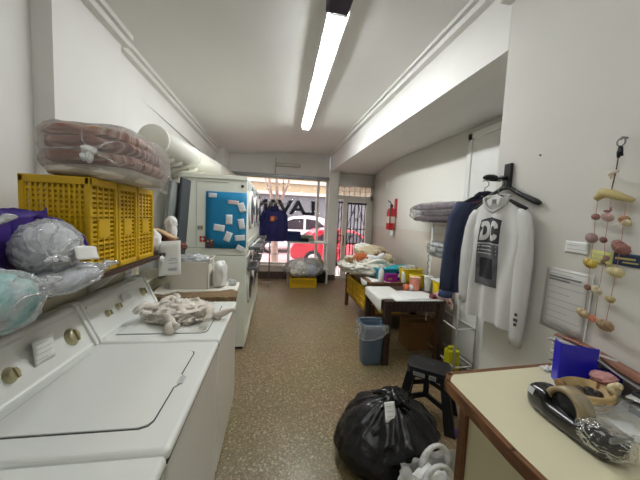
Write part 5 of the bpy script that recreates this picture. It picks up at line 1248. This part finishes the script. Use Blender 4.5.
# printed panel: dark frame with two pale block letters, photo print below
pd_, pg = M('print_charcoal', (52, 52, 56), .8, var=.1), M('print_pale', (216, 216, 214), .8)
def patch(name, mat, u0, u1, v0, v1, off, par, n=8):
    m = MB(); m.grid(lambda u, v: fr(u0 + (u1 - u0) * u, v0 + (v1 - v0) * v, 1, off), n, n); return m.build(name, mat, par)
pnl = patch('chest_print', pd_, -.36, .34, .175, .375, .0035, ws)
def poly_patch(name, pts, mat, off):
    m = MB(); vs = [fr(-.36 + .70 * x, .175 + .20 * (1 - y), 1, off) for x, y in pts]; m.add(vs, [tuple(range(len(vs)))], False); return m.build(name, mat, pnl)
def arcpts(cx, cy, rx, ry, a0, a1, n=10): return [(cx + rx * math.cos(a0 + (a1 - a0) * i / n), cy + ry * math.sin(a0 + (a1 - a0) * i / n)) for i in range(n + 1)]
patch('letter_field', M('print_mid', (66, 66, 70), .8), -.32, .30, .19, .36, .0045, pnl)
PI = math.pi
def letter_quads(outer, inner, mat):
    m = MB(); n = len(outer)
    vs = [fr(-.36 + .70 * x, .175 + .20 * (1 - y), 1, .0062) for x, y in outer + inner]
    m.add(vs, [(i, i + 1, i + 1 + n, i + n) for i in range(n - 1)], False); m.build('letter', mat, pnl)
# D : stem and bowl ; C : open ring
oD = [(.08, .10), (.08, .90)] + arcpts(.24, .5, .25, .40, PI / 2, -PI / 2)+ [(.08, .10)]
iD = [(.20, .30), (.20, .70)] + arcpts(.24, .5, .11, .20, PI / 2, -PI / 2) + [(.20, .30)]
letter_quads(oD, iD, pg)
oC = [(.94, .66)] + arcpts(.76, .5, .22, .40, .8, 2 * PI - .8, 14) + [(.94, .34)]
iC = [(.84, .60)] + arcpts(.76, .5, .085, .20, .8, 2 * PI - .8, 14) + [(.84, .40)]
letter_quads(oC, iC, pg)
ph = patch('photo_print', M('print_photo', (92, 92, 96), .8, var=.55, vscale=16), -.36, .34, .385, .72, .0035, ws)
for (v0, v1, c) in ((.40, .408, pg), (.43, .438, pg), (.46, .466, pg)): patch('print_line', c, -.32, .30, v0, v1, .0048, ph, 4)
patch('print_shape', M('print_black', (38, 36, 40), .8, var=.3, vscale=20), -.26, .22, .50, .66, .0048, ph)
m = MB()
for k, (dz, w) in enumerate(((.0, .5), (.03, .9), (.055, .6))):
    m.box(hs * 1.02 - .012 * w + .012, hs * 1.02 + .012 * w + .012, -.0345, -.030, -.66 - dz, -.645 - dz)
mm = MB(T=SHT); mm.v = [SHT @ v for v in m.v]; mm.f = m.f; mm.sm = m.sm; mm.build('cuff_print', ink_d, ws)
hanger('hanger', 'black plastic hanger inside the white shirt', SHT @ Matrix.Translation((0, .0, -.012)), hs * .95, dark)
# navy jacket hanging behind the white shirt
JT = frame((1.455, 1.80, 1.845), (.30, -.06, 0), (0, 0, 1)) @ Matrix(((1, 0, 0, 0), (0, 0, 1, 0), (0, -1, 0, 0), (0, 0, 0, 1)))
jr = garment(JT, .17, .20, .70, .03, 9.0, .010, drop=.06)
jk = thing('navy_jacket', 'dark navy jacket hanging behind the white shirt', 'jacket', (1.345, 1.80, 1.12))
body_mesh(jr, 30, 26).build('body', navy_g, jk)
for s in (-1, 1):
    sleeve(JT, [(s * .14, .0, -.05, .05, .035), (s * .185, .0, -.16, .055, .04), (s * .205, 0, -.36, .052, .04), (s * .215, 0, -.58, .048, .036), (s * .218, 0, -.74, .045, .034)], 8 + s).build('sleeve', navy_g, jk)
    m = MB(T=JT); m.tube([(s * .216, 0, -.69), (s * .217, 0, -.74)], [.047, .049], 14); m.build('cuff', M('cuff_navy', (58, 72, 110), .9, bump=.3), jk)
m = MB(T=JT); m.tube([(-.07, -.02, -.01), (-.05, -.035, .01), (0, -.03, .018), (.05, -.035, .01), (.07, -.02, -.01)], .016, 8); m.build('collar', M('navy_dark', (34, 36, 54), .9), jk)
m = MB(T=JT); m.tube([(-.10, -.036, -.055), (0, -.046, -.028), (.06, -.046, -.02)], .003, 6); m.build('red_piping', M('piping_red', (150, 52, 44), .7), jk)
hanger('hanger', 'dark hanger under the navy jacket', JT @ Matrix.Translation((0, 0, .01)), .16, dark)
sh_ = thing('hanger', 'spare black hanger behind the white shirt, one rounded end showing past its shoulder', 'hanger', (1.345, 1.5, 1.87))
m = MB(); m.tube([(1.345, 1.72, 1.775), (1.347, 1.60, 1.835), (1.348, 1.52, 1.865), (1.348, 1.47, 1.865), (1.349, 1.38, 1.815), (1.350, 1.29, 1.775), (1.350, 1.268, 1.764)], [.010, .011, .012, .012, .013, .016, .011], 9); m.build('arms', dark, sh_)
m = MB(); m.tube([(1.348, 1.495, 1.865), (1.346, 1.495, 1.90), (1.335, 1.505, 1.935), (1.325, 1.520, 1.938), (1.322, 1.527, 1.922)], .0035, 6); m.build('hook', steel, sh_)

# notices on the wall
WX = XR - .0035
def wnote(name, label, cat, y0, z0, w, h, rot, lines, mat=None, heavy=False):
    ux = Vector((0, -math.cos(rot), -math.sin(rot))); uy = Vector((0, -math.sin(rot), math.cos(rot)))
    return paper(name, label, cat, (WX, y0, z0), ux, uy, w, h, lines, mat=mat, heavy=heavy, curl=0.0)
dn = wnote('wall_notice', 'large white notice sheet in a sleeve on the right wall', 'notice', 1.215, 1.145, .212, .305, .03, 9, M('sleeve_paper', (212, 210, 204), .5, var=.02))
m = MB(); ux = Vector((0, -math.cos(.03), -math.sin(.03))); uy = Vector((0, -math.sin(.03), math.cos(.03))); o = Vector((WX - .004, 1.215, 1.145))
for a, b in (((.012, .012), (.200, .012)), ((.200, .012), (.200, .293)), ((.200, .293), (.012, .293)), ((.012, .293), (.012, .012))):
    m.bar(o + ux * a[0] + uy * a[1], o + ux * b[0] + uy * b[1], .0016, .001, (1, 0, 0))
m.build('ruled_border', M('ink_faint', (176, 176, 176), .8), dn)
m = MB(); m.bar(o + ux * .02 + uy * .262, o + ux * .17 + uy * .262, .001, .007, (0, 0, 1)); m.bar(o + ux * .02 + uy * .248, o + ux * .12 + uy * .248, .001, .006, (0, 0, 1)); m.build('heading_print', M('ink_soft', (120, 120, 124), .8), dn)
m = MB(); m.bar(o + ux * .214 + uy * -.005, o + ux * .214 + uy * .31, .004, .004); m.build('sleeve_edge', white_pl, dn)
wnote('wall_note', 'small white note on the wall above the large notice', 'note', 1.13, 1.53, .10, .055, .04, 2)
wnote('wall_card', 'pale yellow-green card behind the hanging shells', 'card', 1.02, 1.50, .085, .055, .06, 2, M('card_yellow', (222, 222, 140), .6))
bc = wnote('wall_card', 'dark blue printed card at the right picture edge', 'card', .935, 1.505, .13, .05, .05, 0, M('card_blue', (44, 62, 96), .4))
m = MB(); m.box(WX - .004, WX - .002, .86, .925, 1.527, 1.535); m.box(WX - .004, WX - .002, .85, .90, 1.514, 1.519); m.build('printing', M('card_print', (196, 186, 120), .6), bc)
m = MB(); m.cyl((XR - .008, 1.31, 2.02), (XR - .0005, 1.31, 2.02), .004, n=8); tag(m.build('nail', dark), 'small dark nail in the bare right wall', 'nail')

# shell mobile
mo = thing('shell_mobile', 'hanging shell mobile with three strings on the right wall', 'mobile', (1.335, .94, 2.0))
m = MB(); m.tube([(XR - .001, .94, 2.01), (1.345, .94, 2.01), (1.340, .94, 2.0)], .004, 7); m.tube([(1.338, .937 + .014 * math.cos(a), 1.99 + .016 * math.sin(a)) for a in [i * .6283 for i in range(10)]], .0028, 6, closed=True); m.build('hook', steel, mo)
m = MB(); m.tube([(1.338, .937, 1.975), (1.338, .938, 1.95), (1.338, .94, 1.93)], [.006, .009, .005], 7); m.tube([(1.338, .932, 1.97), (1.338, .928, 1.935)], .004, 6); m.build('black_cord', dark, mo)
m = MB(); m.tube([(1.338, .94, 1.94), (1.338, .942, 1.88), (1.338, .95, 1.80)], .0022, 6); m.build('top_string', M('string_brown', (96, 66, 60), .8), mo)
shp = {}
def shell(c, r, col, kind, tilt):
    nm_ = {'fan': 'fan_shell', 'cone': 'snail_shell', 'cup': 'cup_shell'}[kind]
    mt = M('shell_%d_%d_%d' % col, col, .45, var=.18, vscale=30, bump=.25, bscale=70)
    m = MB()
    ax = Euler(tilt).to_matrix()
    c = Vector(c)
    if kind == 'fan':
        def f(u, v):
            a = -1.42 + 2.84 * u; R_ = 2.0 * r * max(.12, math.cos(a)) ** .55 * v * (1 + .03 * math.cos(u * 2 * PI * 9) * v)
            return c + ax @ Vector((-.5 * r * math.sin(PI * min(1, v * 1.05)) * math.cos(a * .9) + .0015 * math.cos(u * 2 * PI * 9) * v, 1.08 * R_ * math.sin(a), .92 * (r - R_ * math.cos(a))))
        m.grid(f, 36, 8, .0025)
    elif kind == 'cup':
        m.lathe(c, [(r * .15, -r * .5), (r * .6, -r * .42), (r * .95, -.1 * r), (r, .12 * r), (r * .9, .12 * r), (r * .55, -.25 * r), (0, -.35 * r)], 18, 1, .85, axis=ax @ frame((0, 0, 0), (0, 1, 0), (0, 0, 1)).to_3x3())
    else:
        pts = []; rs = []
        for i in range(24):
            t = i / 23; a = t * 9; q = r * (1 - t) * .55
            pts.append(c + ax @ Vector((q * math.cos(a), q * math.sin(a), -r * .8 + 1.9 * r * t))); rs.append(max(.0015, r * .5 * (1 - t)))
        m.tube(pts, rs, 9)
    return m.build(nm_, mt, mo)
shell((1.335, .943, 1.875), .022, (232, 222, 206), 'cone', (.4, .2, .3))
# curved driftwood-like shell bar
m = MB(); m.tube([(1.335, 1.0, 1.77), (1.335, .975, 1.795), (1.335, .945, 1.787), (1.335, .91, 1.772), (1.335, .872, 1.757)], [.012, .021, .019, .014, .009], 10); m.build('shell_bar', M('shell_bar', (196, 178, 122), .5, var=.1, bump=.2), mo)
strs = [[(.992, 1.78), (.993, 1.70), (.99, 1.60), (.992, 1.49), (.99, 1.39), (.992, 1.27)], [(.945, 1.785), (.946, 1.70), (.948, 1.60), (.943, 1.51), (.948, 1.39), (.95, 1.28)], [(.893, 1.765), (.894, 1.69), (.892, 1.58), (.898, 1.48), (.903, 1.37), (.91, 1.27)]]
for sline in strs:
    m = MB(); m.tube([(1.335, y, z) for y, z in sline], .0011, 5); m.build('string', M('string_pink', (180, 130, 120), .8), mo)
for (y, z, r, col, kind, tl) in ((.993, 1.695, .017, (150, 104, 92), 'cup', (0, .3, .2)), (.948, 1.72, .018, (140, 96, 98), 'cone', (.3, .2, .1)), (.95, 1.695, .026, (206, 172, 164), 'fan', (.2, 0, 0)), (.893, 1.685, .020, (170, 126, 90), 'cup', (.2, .2, .4)), (.885, 1.672, .020, (216, 200, 160), 'fan', (0, 0, 0)),
                              (1.0, 1.605, .027, (150, 122, 118), 'cup', (.1, .3, 0)), (.955, 1.60, .016, (122, 80, 74), 'cup', (0, .2, 0)), (.892, 1.575, .038, (154, 106, 98), 'fan', (.3, 0, 0)), (.992, 1.495, .030, (200, 172, 72), 'fan', (0, 0, 0)), (.994, 1.49, .020, (168, 120, 44), 'cup', (0, 0, 0)),
                              (.942, 1.512, .022, (140, 108, 92), 'cone', (2.6, .3, .2)), (.90, 1.475, .034, (214, 202, 150), 'fan', (-.2, 0, 0)), (.992, 1.392, .016, (130, 90, 70), 'cup', (0, .2, 0)), (.955, 1.388, .024, (214, 200, 170), 'fan', (.4, 0, 0)), (.907, 1.365, .022, (206, 190, 140), 'fan', (-.3, 0, 0)), (.905, 1.36, .014, (180, 150, 96), 'cup', (0, 0, 0)),
                              (.997, 1.275, .029, (206, 182, 138), 'fan', (.1, 0, 0)), (.957, 1.265, .020, (206, 130, 104), 'fan', (.1, 1.2, 0)), (.912, 1.255, .036, (176, 146, 112), 'fan', (-.25, 0, 0))):
    shell((1.335, y, z), r * (.70 if kind == 'fan' else .95), col, kind, (tl[0] + .3, tl[1] * .5 - .15, tl[2]))
# ------------------------------------------------------------------ light and world
wd = bpy.data.worlds.new('world'); SC.world = wd; wd.use_nodes = True
bg = wd.node_tree.nodes['Background']; bg.inputs[0].default_value = (1.0, .93, .93, 1); bg.inputs[1].default_value = 3.2
SC.view_settings.view_transform = 'Standard'; SC.view_settings.look = 'None'; SC.view_settings.gamma = 1; SC.view_settings.use_curve_mapping = False
SC.view_settings.exposure = .52
